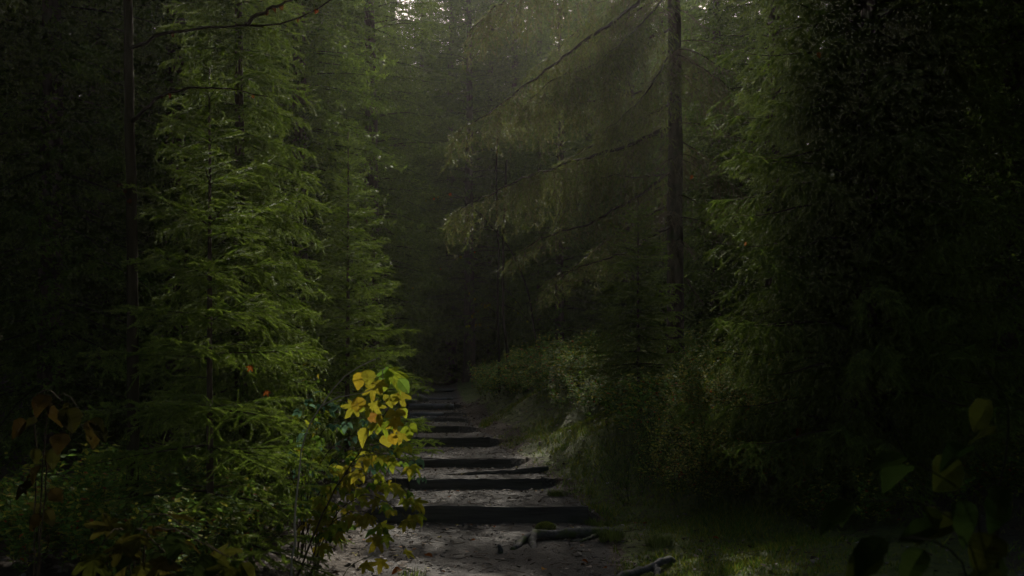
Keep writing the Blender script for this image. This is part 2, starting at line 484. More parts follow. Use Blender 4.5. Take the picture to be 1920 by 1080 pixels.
def root_thing():
    rg = np.random.default_rng(5)
    d = 10.9; base = at(1040, 1010, d); base.z = gz(base.x, base.y)
    e = empty('tree_root', base, 'gnarled exposed tree root with a moss cushion crossing the path edge', 'root')
    def w(px, py, dd): return at(px, py, dd) - base
    arms = [([(1165, 1003, 11.0), (1100, 998, 10.9), (1055, 999, 10.85), (1035, 1003, 10.8), (1003, 998, 10.75), (985, 1010, 10.6), (962, 1032, 10.2)], .062, .030),
            ([(1003, 998, 10.75), (997, 1018, 10.5), (1002, 1036, 10.2), (990, 1050, 9.9)], .042, .030),
            ([(1048, 998, 10.85), (1040, 988, 11.1), (1030, 982, 11.4)], .034, .016),
            ([(1003, 998, 10.75), (975, 1012, 10.7), (955, 1030, 10.4)], .024, .010),
            ([(1120, 1003, 10.95), (1098, 1013, 10.6), (1070, 1015, 10.5)], .020, .009)]
    for i, (pl, r0, r1) in enumerate(arms):
        g = Geo(); pts = wiggle([w(*p) for p in pl], 18, .006, rg)
        tube(g, pts, np.linspace(r0, r1, 18) * (1 + rg.normal(0, .07, 18)), (1, 1, 1), 0, 9, rg, .22)
        o = obj('root_arm', g.mesh('root_arm', [M_ROOT], True), e)
    # moss cushion
    g = Geo(); c = np.array(w(1023, 992, 10.95)); n = 1500
    dirs = rg.normal(0, 1, (n, 3)); dirs[:, 2] = abs(dirs[:, 2]); dirs /= np.linalg.norm(dirs, axis=1, keepdims=True)
    p0 = c + dirs * np.array([.085, .09, .055])
    needles(g, p0, p0 + dirs * .02, np.tile((.13, .16, .025), (n, 1)) * rg.uniform(.6, 1.2, (n, 1)), rg, 4, .015, .006, 0)
    obj('moss_cushion', g.mesh('moss_cushion', [M_SMALL]), e)
root_thing()

def stump_thing():
    rg = np.random.default_rng(8)
    base = at(1235, 1066, 9.2); base.z = gz(base.x, base.y)
    e = empty('tree_root', base, 'dark knobbly root crooked out of the moss at the bottom edge', 'root')
    def w(px, py, dd): return at(px, py, dd) - base
    for pl, r0, r1 in (([(1150, 1085, 8.7), (1180, 1076, 8.9), (1215, 1068, 9.1), (1250, 1048, 9.3), (1262, 1052, 9.5)], .03, .035), ([(1228, 1064, 9.15), (1232, 1078, 9.0), (1226, 1092, 8.8)], .03, .02)):
        g = Geo(); pts = wiggle([w(*p) for p in pl], 14, .008, rg)
        tube(g, pts, np.linspace(r0, r1, 14) * (1 + rg.normal(0, .12, 14)), (1, 1, 1), 0, 9, rg, .3)
        obj('root_arm', g.mesh('root_arm', [M_ROOT], True), e)
    g = Geo(); q = at(938, 1030, 10.0); zz = gz(q.x, q.y)
    tube(g, [(0, 0, -.03), (.004, 0, .03), (-.012, 0, .07), (-.02, 0, .085)], [.03, .026, .018, .006], (.5, .5, .5), 0, 7, rg, .3)
    tag(obj('root_stub', g.mesh('root_stub', [M_ROOT], True), None, (q.x, q.y, zz)), 'tiny pointed root stub sticking up from the bare path', 'root')
stump_thing()

# ------------------------------------------------------------------ spruce boughs
BARK_C = np.array((.055, .04, .028))
def gcol(r, young, warm=0.0):
    """needle colour: dark blue-green to fresh yellow-green, warm leads to dead brown"""
    a, b = np.array((.05, .105, .018)), np.array((.175, .25, .030))
    c = a + (b - a) * min(1, max(0, young + r.uniform(-.15, .15)))
    return c * (1 - warm) + np.array((.20, .145, .065)) * warm

class Bough:
    def __init__(self, seed):
        self.r = random.Random(seed); self.nr = np.random.default_rng(seed)
        self.s0, self.s1, self.sr0, self.sr1, self.sc = [], [], [], [], []
        self.n0, self.n1, self.nc = [], [], []; self.f0, self.f1, self.fr, self.fc = [], [], [], []
    def stick(self, a, b, r0, r1, c=None, fine=False):
        if fine:
            self.f0.append(tuple(a)); self.f1.append(tuple(b)); self.fr.append(r0); self.fc.append(BARK_C if c is None else c); return
        self.s0.append(tuple(a)); self.s1.append(tuple(b)); self.sr0.append(r0); self.sr1.append(r1); self.sc.append(BARK_C if c is None else c)
    def shoot(self, a, b, c):
        self.n0.append(tuple(a)); self.n1.append(tuple(b)); self.nc.append(c)
    def geo(self, count, ln, wd, twigs=True):
        g = Geo()
        if twigs: sticks(g, self.s0, self.s1, self.sr0, self.sr1, np.array(self.sc), 0, 3)
        if self.f0: ribbons(g, self.f0, self.f1, self.fr, np.array(self.fc), self.nr)
        if self.n0: needles(g, self.n0, self.n1, np.array(self.nc), self.nr, count, ln, wd, 1)
        return g

UP = Vector((0, 0, 1))
def flat_bough(L, seed, lift=.05, sag=.05, st=.07, orders=2, bare=.0, fill=.55, young=.5, under=.0, sub=.75):
    """fan-shaped spray with side shoots either side, as on young spruces"""
    B = Bough(seed); r = B.r
    def grow(p, d, nrm, length, order):
        n = max(1, round(length / st)); seg = length / n
        for i in range(n):
            t = (i + .5) / n
            d = (d + Vector((r.uniform(-.06, .06), r.uniform(-.06, .06), r.uniform(-.05, .05) + (-.035 if order else -.05 * sag * 4 + .04 * t)))).normalized()
            q = p + d * seg
            rr = (.0035 + .007 * L) * (1 - .75 * t) if order == 0 else .0026 * (1 - .4 * t)
            B.stick(p, q, rr, rr * .85, None, order > 0)
            if order or t > bare:
                tip = 1.0 if i == n - 1 else 0.0
                B.shoot(p, q, gcol(r, young * (.35 + .5 * t) + .25 * tip + .12 * order))
            if order < orders and length > .14:
                lat = nrm.cross(d).normalized()
                for s in (-1, 1):
                    if r.random() > (.95 if order == 0 else sub): continue
                    if order == 0:
                        cl = fill * L * (1 - t) ** .85 * min(1, .3 + 2.2 * t) * r.uniform(.7, 1.25) + .05
                        an = R(r.uniform(42, 62))
                    else:
                        if i == 0: continue
                        cl = length * .42 * (1 - t) * r.uniform(.6, 1.2) + .06; an = R(r.uniform(38, 55))
                    cd = (d * math.cos(an) + lat * (s * math.sin(an)) + UP * r.uniform(-.42, .16)).normalized()
                    grow(p + d * seg * r.random(), cd, nrm, min(cl, L * .62), order + 1)
            if order < orders and L > .3 and r.random() < under:
                cl = (.30 * L * (1 - t) * min(1, .3 + 2 * t) if order == 0 else length * .35) * r.uniform(.6, 1.2) + .05
                grow(q.copy(), (d * .75 + Vector((r.uniform(-.35, .35), r.uniform(-.35, .35), -.85 if r.random() < .75 else .55))).normalized(), nrm, min(cl, .3), orders if order == 0 and L < .8 else order + 1)
            p = q
        return p
    grow(Vector((0, 0, 0)), Vector((math.cos(lift), 0, math.sin(lift))), UP.copy(), L, 0)
    return B

def droop_bough(L, seed, st=.09, hang=.55, warm=0.0, young=.45, dens=1.0, bare=.25, axis=None, twigs=2, per=2, sub=1.0, gaps=False):
    """arching branch with a curtain of hanging side twigs"""
    B = Bough(seed); r = B.r
    n = max(4, round(L / st))
    if axis is None:
        pts = []
        p = Vector((0, 0, 0)); el = r.uniform(.05, .3)
        for i in range(n + 1):
            pts.append(p.copy()); t = i / n
            e = el - 1.0 * t + 1.05 * max(0, t - .55) * 2 * .9
            p = p + Vector((math.cos(e), r.uniform(-.06, .06), math.sin(e))) * (L / n)
    else:
        Q = wiggle(axis, n + 1, .012, B.nr); pts = [Vector(q) for q in Q]
    def hangtwig(p, d, length, order, g):
        m = max(1, round(length / (st * .85))); seg = length / m
        for i in range(m):
            t = (i + .5) / m
            d = (d + Vector((r.uniform(-.14, .14), r.uniform(-.14, .14), -.30 if order == 1 else -.12))).normalized()
            q = p + d * seg
            B.stick(p, q, .0030 * (1 - .5 * t), .0022 * (1 - .5 * t), None if r.random() > warm else np.array((.20, .15, .10)), True)
            alive = r.random() > warm * (.85 - .35 * t)
            if alive: B.shoot(p, q, gcol(r, young * (.4 + .6 * t) + (.3 if i == m - 1 else 0), warm * r.uniform(.2, 1)))
            if order < twigs:
                for s in range(2):
                    if r.random() < .72 * dens:
                        cd = (d * .75 + Vector((r.uniform(-1, 1), r.uniform(-1, 1), r.uniform(-.25, .15)))).normalized()
                        hangtwig(q.copy(), cd, sub * r.uniform(.05, .17) * (1.1 - .4 * t) * (st / .09) ** .4, order + 1, g)
            p = q
    for i in range(n):
        t = (i + .5) / n; p, q = pts[i], pts[i + 1]
        ra = (.006 + .0075 * L) * (1 - .8 * i / n); rb = (.006 + .0075 * L) * (1 - .8 * (i + 1) / n)
        B.stick(p, q, ra, rb)
        d = (q - p).normalized()
        if t < bare * .6: continue
        if t > bare + .15 and r.random() > warm * .6: B.shoot(p, q, gcol(r, young * (.4 + .7 * t), warm * .4))
        lat = UP.cross(d).normalized()
        for s in (-1, 1) * per:
            if r.random() > .9 * dens: continue
            if gaps and math.sin(i * .55 + seed) + .5 * math.sin(i * .23 + seed * 2) < r.uniform(-1.7, -.1): continue
            pr = min(1, (t - bare * .6) * 3 + .3)
            ln = hang * (.35 + .75 * (1 - t)) * pr * r.uniform(.55, 1.3) + .06
            cd = (d * r.uniform(.3, .8) + lat * s * r.uniform(.4, 1) + UP * r.uniform(-.35, .1)).normalized()
            hangtwig(p.lerp(q, r.random()), cd, ln, 1, None)
    return B

def proto_mesh(B, name, count, ln, wd):
    return B.geo(count, ln, wd).mesh(name, [M_TWIG, M_NEEDLE])

FLAT = []
for L_, orders, fl in ((.22, 1, .5), (.42, 1, .6), (.7, 2, .58), (1.0, 2, .55), (1.4, 2, .50)):
    for k in range(3):
        FLAT.append((L_, proto_mesh(flat_bough(L_, int(L_ * 100) + k * 7, lift=.02, sag=.25, orders=orders, fill=fl, young=.75, under=.28, sub=.5, st=.085), 'branch', 52, .020, .0050)))
FRESH = []
for L_, orders, fl in ((.22, 1, .5), (.42, 1, .6), (.7, 2, .55), (1.0, 2, .5)):
    for k in range(2):
        FRESH.append((L_, proto_mesh(flat_bough(L_, int(L_ * 100) + k * 7 + 3, lift=.04, sag=.2, orders=orders, fill=fl, young=1.0, under=.10, sub=.45, st=.085), 'branch', 52, .020, .0052)))
DROOP = []
for L_ in (.9, 1.4, 1.9, 2.4):
    for k in range(2):
        DROOP.append((L_, proto_mesh(droop_bough(L_, 300 + int(L_ * 100) + k, hang=.24 + .15 * L_, young=.85, bare=.3, warm=.04, per=1 + k, sub=1.3, dens=.85), 'branch', 40, .023, .0060)))
DEAD = []
for L_ in (.8, 1.5):
    for k in range(2):
        DEAD.append((L_, proto_mesh(droop_bough(L_, 500 + int(L_ * 100) + k, hang=.35, warm=1.15, bare=.1, dens=.8), 'dead_branch', 8, .012, .003)))

def pick(protos, L, r):
    best = min(abs(p[0] - L) for p in protos)
    return r.choice([p for p in protos if abs(p[0] - L) <= best + 1e-6])

def place_branch(e, protos, h, off, az, lift, L, r, name='branch', roll=None):
    Lp, me = pick(protos, L, r); s = L / Lp
    s = min(1.25, max(.75, s))
    o = bpy.data.objects.new(name, me)
    o.matrix_local = Matrix.Translation((off[0], off[1], h)) @ Matrix.Rotation(az, 4, 'Z') @ Matrix.Rotation(-lift, 4, 'Y') @ Matrix.Rotation(r.uniform(-.25, .25) if roll is None else roll, 4, 'X') @ Matrix.Scale(s, 4)
    return link(o, e)

def trunk_part(e, H, r0, r1, seed, lean=(0, 0), mat=M_BARK, k=10, name='trunk', flare=1.35):
    rg = np.random.default_rng(seed); g = Geo(); n = max(8, int(H / .35))
    t = np.linspace(0, 1, n)
    wx = np.cumsum(rg.normal(0, .006, n)); wy = np.cumsum(rg.normal(0, .006, n)); wx -= wx[0]; wy -= wy[0]
    if H < 6: wx *= .4; wy *= .4
    pts = np.stack([wx + lean[0] * t * H, wy + lean[1] * t * H, -.15 + t * (H + .15)], -1)
    rad = (r0 + (r1 - r0) * t) * (1 + (flare - 1) * np.exp(-t * H / .35))
    tube(g, pts, rad, (1, 1, 1), 0, k, rg, .05)
    obj(name, g.mesh(name, [mat], True), e)
    return lambda h: (float(np.interp(h, pts[:, 2], pts[:, 0])), float(np.interp(h, pts[:, 2], pts[:, 1])))

def spruce(label, base, H, prof, protos, seed, h0, dz, nper, lift, r0, between=2, group=None, name='spruce_tree', top_protos=None, between_protos=None, between_len=(.35, .75), between_lift=0.0):
    r = random.Random(seed)
    e = empty(name, base, label, 'tree', group)
    off = trunk_part(e, H, r0, .006, seed)
    h = h0
    while h < H - .08:
        rel = h / H; L = prof(rel)
        a0 = r.uniform(0, 6.28); n = max(3, round(nper * (.65 + .35 * (1 - rel))))
        for i in range(n):
            Lb = L * r.uniform(.82, 1.15)
            pr = protos if (top_protos is None or rel < .75) else top_protos
            place_branch(e, pr, h + r.uniform(-.04, .04), off(h), a0 + i * 6.283 / n + r.uniform(-.25, .25), lift(rel) + r.uniform(-.1, .1), Lb, r)
        for j in range(between):
            hh = h + r.uniform(.15, .85) * dz
            if hh < H - .1: place_branch(e, between_protos or protos, hh, off(hh), r.uniform(0, 6.28), lift(rel) + between_lift + r.uniform(-.15, .15), L * r.uniform(*between_len), r)
        h += dz * r.uniform(.88, 1.12) * (1 if rel < .6 else .85)
    # leading shoot
    x, y = off(H - .1); Lp, me = FLAT[1]
    o = bpy.data.objects.new('leading_shoot', me); o.matrix_local = Matrix.Translation((x, y, H - .35)) @ Matrix.Rotation(-R(88), 4, 'Y') @ Matrix.Scale(1.1, 4); link(o, e)
    return e

def ground_at(px, d): x = (px - 960) / F_PX * d; return Vector((x, d, gz(x, d)))

# the young spruce standing in front on the left, sunlit along its right side
spruce('young spruce with open tiers of branches, nearest on the left of the path', ground_at(392, 8.5), 3.95, lambda q: 1.22 * (1 - q) ** .8 + .14, FRESH, 11, .25, .37, 6, lambda q: R(-2 + 46 * q ** 2), .034, 1)
# taller one behind it
spruce('taller dense spruce right behind the young left spruce, running out of the top', ground_at(448, 10.6), 9.2, lambda q: .98 * (1 - q) ** .55 + .1, FLAT, 12, .5, .25, 7, lambda q: R(-14 + 40 * q ** 2), .075, 3)
spruce('small pointed spruce at the left path edge above the yellow leaves', ground_at(652, 14.2), 4.55, lambda q: 1.25 * (1 - q) ** .85 + .08, FRESH, 13, .25, .27, 7, lambda q: R(0 + 45 * q ** 2), .04, 3)
spruce('small slim spruce with a bare stem growing from the right bank', ground_at(1198, 15.2), 3.05, lambda q: 1.05 * (1 - q) ** .8 + .08, FRESH, 14, .7, .19, 8, lambda q: R(-6 + 45 * q ** 2), .03, 2)
# the large drooping spruce on the right
spruce('large spruce with drooping curtains of twigs leaning over the right of the path', ground_at(1625, 11.4), 12.5, lambda q: 1.85 * (1 - q) ** .5, DROOP, 15, .75, .33, 9, lambda q: R(6 + 20 * q), .13, 8, top_protos=DROOP, between_protos=FRESH[4:] + FLAT[9:], between_len=(.6, 1.0), between_lift=R(-32))

# ------------------------------------------------------------------ the old spruce with long dead boughs reaching left
def old_spruce():
    base = ground_at(1266, 20.0)
    e = empty('spruce_tree', base, 'tall bare-trunked spruce whose long withered boughs sweep down to the left', 'tree')
    off = trunk_part(e, 17.0, .17, .05, 77, mat=M_BARK, k=14)
    rg = random.Random(5)
    lines = [[(1262, -42, 20), (1204, 0, 19.6), (1060, 105, 19), (920, 210, 18.4), (858, 245, 18.2)],
             [(1262, 52, 20), (1235, 64, 19.8), (1118, 120, 19.2), (1037, 148, 18.8), (985, 196, 18.5)],
             [(1262, 148, 20), (1184, 177, 20.2), (1099, 190, 20.3), (1013, 198, 20.5), (960, 225, 20.6)],
             [(1266, 233, 20), (1184, 272, 19.3), (1068, 305, 18.8), (990, 330, 18.4), (912, 367, 18.0), (850, 398, 17.8)],
             [(1262, 326, 20), (1190, 332, 19.6), (1150, 326, 19.2), (1090, 345, 18.8)],
             [(1262, 320, 20), (1190, 372, 19.2), (1105, 420, 18.6), (1030, 440, 18.2), (960, 480, 18.0)],
             [(1262, -160, 20), (1150, -110, 19.4), (1030, -40, 19.0), (930, 10, 18.6), (880, 60, 18.4)],
             [(1262, -260, 20), (1120, -190, 20.4), (1000, -90, 20.6), (900, -20, 20.8)],
             [(1262, 420, 20), (1180, 470, 19.4), (1090, 500, 18.8), (1010, 530, 18.6)],
             [(1268, 100, 20), (1320, 130, 19.4), (1390, 180, 19)],
             [(1268, 260, 20), (1330, 300, 20.4), (1400, 370, 20.6)],
             [(1262, -60, 20), (1180, -10, 20.8), (1080, 60, 21.4), (1000, 130, 21.8)],
             [(1262, 190, 20), (1170, 240, 20.8), (1060, 300, 21.6), (980, 370, 22.0)],
             [(1262, -30, 20), (1235, 10, 19.2), (1190, 60, 18.6), (1130, 110, 18.2)],
             [(1268, -70, 20), (1275, -20, 19.2), (1262, 40, 18.5), (1225, 100, 18.0)],
             [(1262, 90, 20), (1240, 130, 19.2), (1200, 190, 18.7), (1140, 240, 18.4)],
             [(1262, -120, 20), (1180, -70, 19), (1090, -10, 18.4), (1020, 60, 18.0)],
             [(1262, 380, 20), (1180, 420, 20.9), (1100, 480, 21.4), (1010, 560, 21.8)]]
    for i, pl in enumerate(lines):
        if i in (7, 14, 16): continue
        pts = [at(*p) - base for p in pl]
        L = sum((pts[k + 1] - pts[k]).length for k in range(len(pts) - 1))
        B = droop_bough(L, 900 + i, st=.12, hang=(.8 if i in (4, 5, 8, 17) else 1.5 if i < 9 else 1.1), per=1 if i in (4, 5, 8, 17) else 2, sub=1.8, gaps=True, warm=(.65, .58, .6, .6, .7, .7, .65, .45, .55, .8, .8, .45, .5, .5, .55, .5, .5, .6)[i], young=.75, dens=1.0, bare=.12, axis=pts)
        obj('dead_branch', B.geo(9, .044, .015).mesh('dead_branch', [M_TWIG, M_NEEDLE]), e)
    for k in range(46):
        h = rg.uniform(2.0, 8.5)
        place_branch(e, DEAD, h, off(h), rg.uniform(0, 6.28), rg.uniform(-.35, .1), rg.uniform(.7, 1.8), rg, 'dead_branch')
    for k in range(56):
        h = rg.uniform(13.0, 16.7)
        place_branch(e, DROOP, h, off(h), rg.uniform(0, 6.28), rg.uniform(-.1, .2), min(2.6, (17.5 - h) * .5), rg, 'branch')
old_spruce()

# ------------------------------------------------------------------ forest trees (trunk + one crown mesh, copied)
def lod(B, count, ln, wd):
    return B.geo(count, ln, wd).arrays()

LODB = {}
for kind in ('flat', 'droop'):
    for L_ in (.8, 1.5, 2.3, 3.0):
        for k in range(2):
            if kind == 'flat': B = flat_bough(L_, 40 + k + int(L_ * 10), st=.17 + .02 * L_, orders=2, fill=.42, young=.4, sag=.3, under=.45)
            else: B = droop_bough(L_, 60 + k + int(L_ * 10), st=.19 + .03 * L_, hang=.28 + .15 * L_, young=.4, bare=.25, warm=.1, dens=.9, per=2)
            LODB[(kind, L_, k)] = lod(B, 6, .062, .032)

def crown_mesh(name, H, h0, prof, kind, dz, nper, seed, lift):
    r = random.Random(seed); Vs, Fs, Ks, Ms = [], [], [], []; n = 0
    h = h0
    while h < H - .2:
        rel = (h - h0) / (H - h0); L = max(.35, prof(rel)); a0 = r.uniform(0, 6.28)
        k_ = max(4, round(nper * (.7 + .3 * (1 - rel))))
        for i in range(k_):
            Lb = L * r.uniform(.7, 1.15)
            key = min((q for q in LODB if q[0] == kind), key=lambda q: abs(q[1] - Lb) + r.random() * .2)
            V, F, K, M = LODB[key]
            m = Matrix.Translation((0, 0, h + r.uniform(-.15, .15))) @ Matrix.Rotation(a0 + i * 6.283 / k_ + r.uniform(-.3, .3), 4, 'Z') @ Matrix.Rotation(-(lift(rel) + r.uniform(-.12, .12)), 4, 'Y') @ Matrix.Scale(Lb / key[1], 4)
            A = np.array(m)
            Vs.append(V @ A[:3, :3].T + A[:3, 3]); Fs.append(F + n); Ks.append(K * r.uniform(.75, 1.2)); Ms.append(M); n += len(V)
        h += dz * r.uniform(.85, 1.15)
    return mesh_np(name, np.concatenate(Vs), np.concatenate(Fs), np.concatenate(Ks), [M_TWIG, M_NEEDLE], np.concatenate(Ms))

def trunk_mesh(H, r0, seed, mat=M_BARK):
    rg = np.random.default_rng(seed); g = Geo(); n = 26; t = np.linspace(0, 1, n)
    wx = np.cumsum(rg.normal(0, .012, n)); wy = np.cumsum(rg.normal(0, .012, n))
    pts = np.stack([wx - wx[0], wy - wy[0], -.4 + t * (H + .3)], -1)
    tube(g, pts, (r0 * (1 - .93 * t)) * (1 + .5 * np.exp(-t * H / .4)), (1, 1, 1), 0, 12, rg, .06)
    return g.mesh('trunk', [mat], True)

KIND = {}
def reg(k, H, h0, rmax, bough, dz, nper, seed, r0, p=.7, up=R(-8)):
    KIND[k] = (trunk_mesh(H, r0, seed), crown_mesh('crown', H, h0, lambda q: rmax * (1 - q) ** p * (.75 + .25 * min(1, q * 4)), bough, dz, nper, seed, lambda q: up + R(30) * q * q), H, rmax, h0)
reg('full', 17, .5, 2.3, 'flat', .36, 10, 21, .19)
reg('weep', 20, 1.9, 2.7, 'droop', .45, 8, 22, .23, .65, R(4))
reg('high', 21, 6.2, 3.0, 'droop', .42, 10, 23, .2, .6, R(4))
reg('slim', 13, .5, 1.5, 'flat', .3, 10, 24, .12)

def forest(kind, x, y, rot, s, label, group=None, cat='tree', hs=1.0):
    tr, cr, *_ = KIND[kind]
    e = empty('spruce_tree', (x, y, gz(x, y) - .05), label, cat, group)
    e.rotation_euler = (0, 0, rot); e.scale = (s, s, s * hs)
    obj('trunk', tr, e); obj('crown', cr, e)
    return e

rf = random.Random(44)
NAMED = [
    # px, d, kind, scale, label
    (572, 21.8, 'full', 1.05, 'tall dark spruce behind the small pointed one, left of the upper path'),
    (694, 24.0, 'weep', .92, 'tall weeping spruce left of the upper path, above the blue-grey logs'),
    (560, 17.5, 'full', .9, 'dense dark spruce between the tall left spruce and the small pointed spruce'),
    (668, 31.0, 'full', 1.1, 'dark spruce closing the view left of the topmost log'),
    (880, 43.0, 'weep', 1.1, 'dark far spruce standing straight behind the end of the path'),
    (1050, 35.0, 'weep', .76, 'dim spruce behind the two thin dark stems'),
    (1105, 41.0, 'full', 1.15, 'green spruce seen through the withered boughs'),
    (1180, 38.0, 'weep', 1.05, 'far spruce glimpsed just left of the bare trunk'),
    (1345, 27.0, 'full', 1.0, 'dark spruce right of the bare trunk, behind the drooping spruce'),
    (1450, 21.0, 'weep', .9, 'dark spruce hidden deep behind the right drooping spruce'),
    (330, 15.0, 'full', 1.0, 'dark spruce deep in the shade left of the young spruce'),
    (95, 13.5, 'full', .95, 'black shaded spruce at the left edge of the picture'),
    (180, 19.0, 'weep', 1.0, 'barely visible spruce far back in the left shade'),
    (1790, 15.0, 'weep', .9, 'black shaded spruce behind the right drooping spruce at the edge'),
    (1895, 12.6, 'full', .9, 'black shaded spruce cut by the right edge of the picture'),
    (1880, 18.5, 'full', 1.0, 'shaded spruce behind the one at the right edge'),
    (1700, 22.0, 'full', 1.0, 'barely visible spruce far back in the right shade'),
    (640, 26.0, 'full', 1.05, 'dark spruce behind the top of the small pointed spruce'),
    (480, 24.0, 'weep', 1.0, 'dark spruce far behind the young left spruce'),
    (940, 52.0, 'full', 1.3, 'farthest dim spruce above the end of the path'),
    (1080, 46.0, 'full', 1.2, 'far dim spruce behind the withered boughs'),
    (790, 48.0, 'full', 1.2, 'far dim spruce left of the end of the path'),
    (1300, 44.0, 'weep', 1.2, 'far dim spruce right behind the bare trunk'),
]
for px, d, k, s, lab in NAMED:
    forest(k, (px - 960) / F_PX * d, d, rf.uniform(0, 6.28), s, lab)

# closed wood around; out-of-view trees added for shade, sparing a slot of sun
def in_slot(x, y, zc, rad):
    k = zc / math.tan(SUN_EL)
    gx, gy = x - k * math.sin(SUN_AZ), y - k * math.cos(SUN_AZ)
    if not (2.2 < gy < 19): return False
    return path_l(gy) - 1.45 - rad < gx < path_r(gy) + 1.7 + rad

for k in range(30):
    x = -14 + (k % 15) * 2.0 + (k // 15)
    forest(rf.choice(['full', 'weep']), x + rf.uniform(-.4, .4), 51 + 5 * (k // 15) + rf.uniform(-1.5, 1.5), rf.uniform(0, 6.28), rf.uniform(1.2, 1.42), 'far dim spruce closing the end of the view', 'far spruces closing the view')
for x, y in ((6.3, 5.0), (7.0, 7.6), (7.6, 10.2), (7.3, 12.8), (8.2, 6.2), (8.8, 9.0), (9.4, 11.6), (4.8, 2.2), (7.2, 3.2), (2.8, .7), (4.4, -1.2), (2.6, -3.6), (9.8, 14.4),
             (-5.3, 5.0), (-6.0, 7.6), (-6.8, 10.2), (-7.6, 12.8), (-8.2, 6.2), (-9.0, 9.0), (-9.8, 11.6), (-4.8, 2.2), (-7.2, 3.2), (-2.9, .7), (-4.4, -1.2), (-2.6, -3.6), (-10, 14.4), (1.35, -1.9), (-1.45, -2.1), (.1, -4.8), (4.8, -4.2), (-4.8, -4.2), (2.4, -7.2), (-2.2, -7.4)):  # unseen high crowns added to block sky and darken the frame edges
    forest('high', x, y, rf.uniform(0, 6.28), rf.uniform(.95, 1.1), 'tall unseen spruce added outside the picture to cast shade', 'unseen spruces added for shade around the viewpoint')
for px, d in ((845, 47), (905, 49.5), (965, 46)):
    forest('full', (px - 960) / F_PX * d, d, rf.uniform(0, 6.28), 1.5, 'far dim spruce closing the end of the view', 'far spruces closing the view')
placed = [((px - 960) / F_PX * d, d) for px, d, *_ in NAMED] + [(3.06, 20), (3.6, 11.4)]
cnt = 0
for t in range(4000):
    x, y = rf.uniform(-26, 26), rf.uniform(-9, 58)
    if abs(x) > .48 * max(y, 0) + 9 or (y > 34 and abs(x) > .48 * y + 1): continue
    inview = abs(x) < .48 * y + 1.0
    k = rf.choice(['full', 'weep', 'slim', 'full']) if inview else ('high' if y < 11 and rf.random() < .7 else rf.choice(['high', 'full', 'weep']))
    if min(math.hypot(x - a, y - b) for a, b in placed) < (2.6 if y < 30 else 2.2): continue
    if math.hypot(x, y) < 1.7 or (abs(x - .5 * float(path_l(y) + path_r(y))) < 5.8 and y < 26) or (abs(x + 2) < 2.2 and 20 < y < 42): continue
    if inview and y > 40 and abs(x / y) > .26: continue
    if inview and y < 24 and abs(x) < 5.4: continue
    if not inview and 2 < y < 12 and abs(x) < 4.2: continue
    H, rad, h0 = KIND[k][2:5]
    if k != 'high' and 0 < y < 9 and abs(x) < .48 * y + rad + .4: continue
    s = rf.uniform(.85, 1.15)
    if any(in_slot(x, y, zc * s, rad * s * (1 - f) * .75) for zc, f in ((h0 + .5, .1), (H * .5, .35), (H * .7, .6), (H * .92, .9))): continue
    placed.append((x, y)); cnt += 1
    lab, grp = (('tall spruce of the closed dark wood in the background', 'spruces of the dark wood in the background') if inview else ('tall unseen spruce added outside the picture to cast shade', 'unseen spruces added for shade around the viewpoint'))  # trees out of view are added for the shade they cast
    forest(k, x, y, rf.uniform(0, 6.28), s, lab, grp)
print('forest trees', cnt)

# ------------------------------------------------------------------ leaves
def lobed_leaf(seed, lobes=((0, 1.0), (.95, .78), (-.95, .78), (1.9, .42), (-1.9, .42)), curl=.35, fold=.25):
    """maple-like blade fanned out from the stalk end, drooping towards its points"""
    r = random.Random(seed); g = Geo(); n = 44
    c = np.array((0, .30, 0)); V = [tuple(c)]; ring = []
    for i in range(n):
        th = -math.pi + 2 * math.pi * (i + .5) / n
        k = .24
        for a, l in lobes:
            dd = abs((th - a + math.pi) % (2 * math.pi) - math.pi)
            k = max(k, l * .80 * max(0, 1 - (dd / .64) ** .95) + .17)
        k *= 1 + .07 * math.sin(i * 2.9) + r.uniform(-.04, .04)
        ring.append((math.sin(th) * k, .30 + math.cos(th) * k * .95))
    for f in (.5, 1.0):
        for (x, y) in ring:
            xx, yy = x * f, .30 + (y - .30) * f
            rr = math.hypot(xx, yy - .30)
            V.append((xx, yy, -curl * rr * rr + fold * abs(xx) * .6 + .03 * math.sin(9 * xx + 5 * yy + seed)))
    F = []
    for i in range(n):
        j = (i + 1) % n
        F.append((0, 1 + j, 1 + i)); F += [(1 + i, 1 + j, 1 + n + j), (1 + i, 1 + n + j, 1 + n + i)]
    g.add(V, F, (1, 1, 1), 0)
    tube(g, [(0, .30, -.005), (0, 0, 0), (.02, -.22, .06), (.03, -.42, .16)], [.006, .009, .009, .011], (1, 1, 1), 0, 4)
    return g.mesh('leaf', [M_LEAF])

def blade_strip(g, L, W, ang, org, seed, curl, fold, rows=8):
    r = random.Random(seed); V, F = [], []
    ca, sa = math.cos(ang), math.sin(ang)
    for i in range(rows + 1):
        t = i / rows
        w = W * (math.sin(math.pi * t ** .72) ** .85 if 0 < t < 1 else 0.0) * (1 + r.uniform(-.08, .08)) + (.004 if t < 1 else 0)
        for sgn in (-1, 0, 1):
            x, y = sgn * w, t * L
            z = -curl * t * t * L + (fold * w if sgn else 0) + .02 * math.sin(11 * t + seed + sgn)
            V.append((org[0] + x * ca + y * sa, org[1] - x * sa + y * ca, org[2] + z))
    for i in range(rows):
        for j in range(2):
            a, b = i * 3 + j, (i + 1) * 3 + j
            F += [(a, a + 1, b + 1), (a, b + 1, b)]
    g.add(V, F, (1, 1, 1), 0)

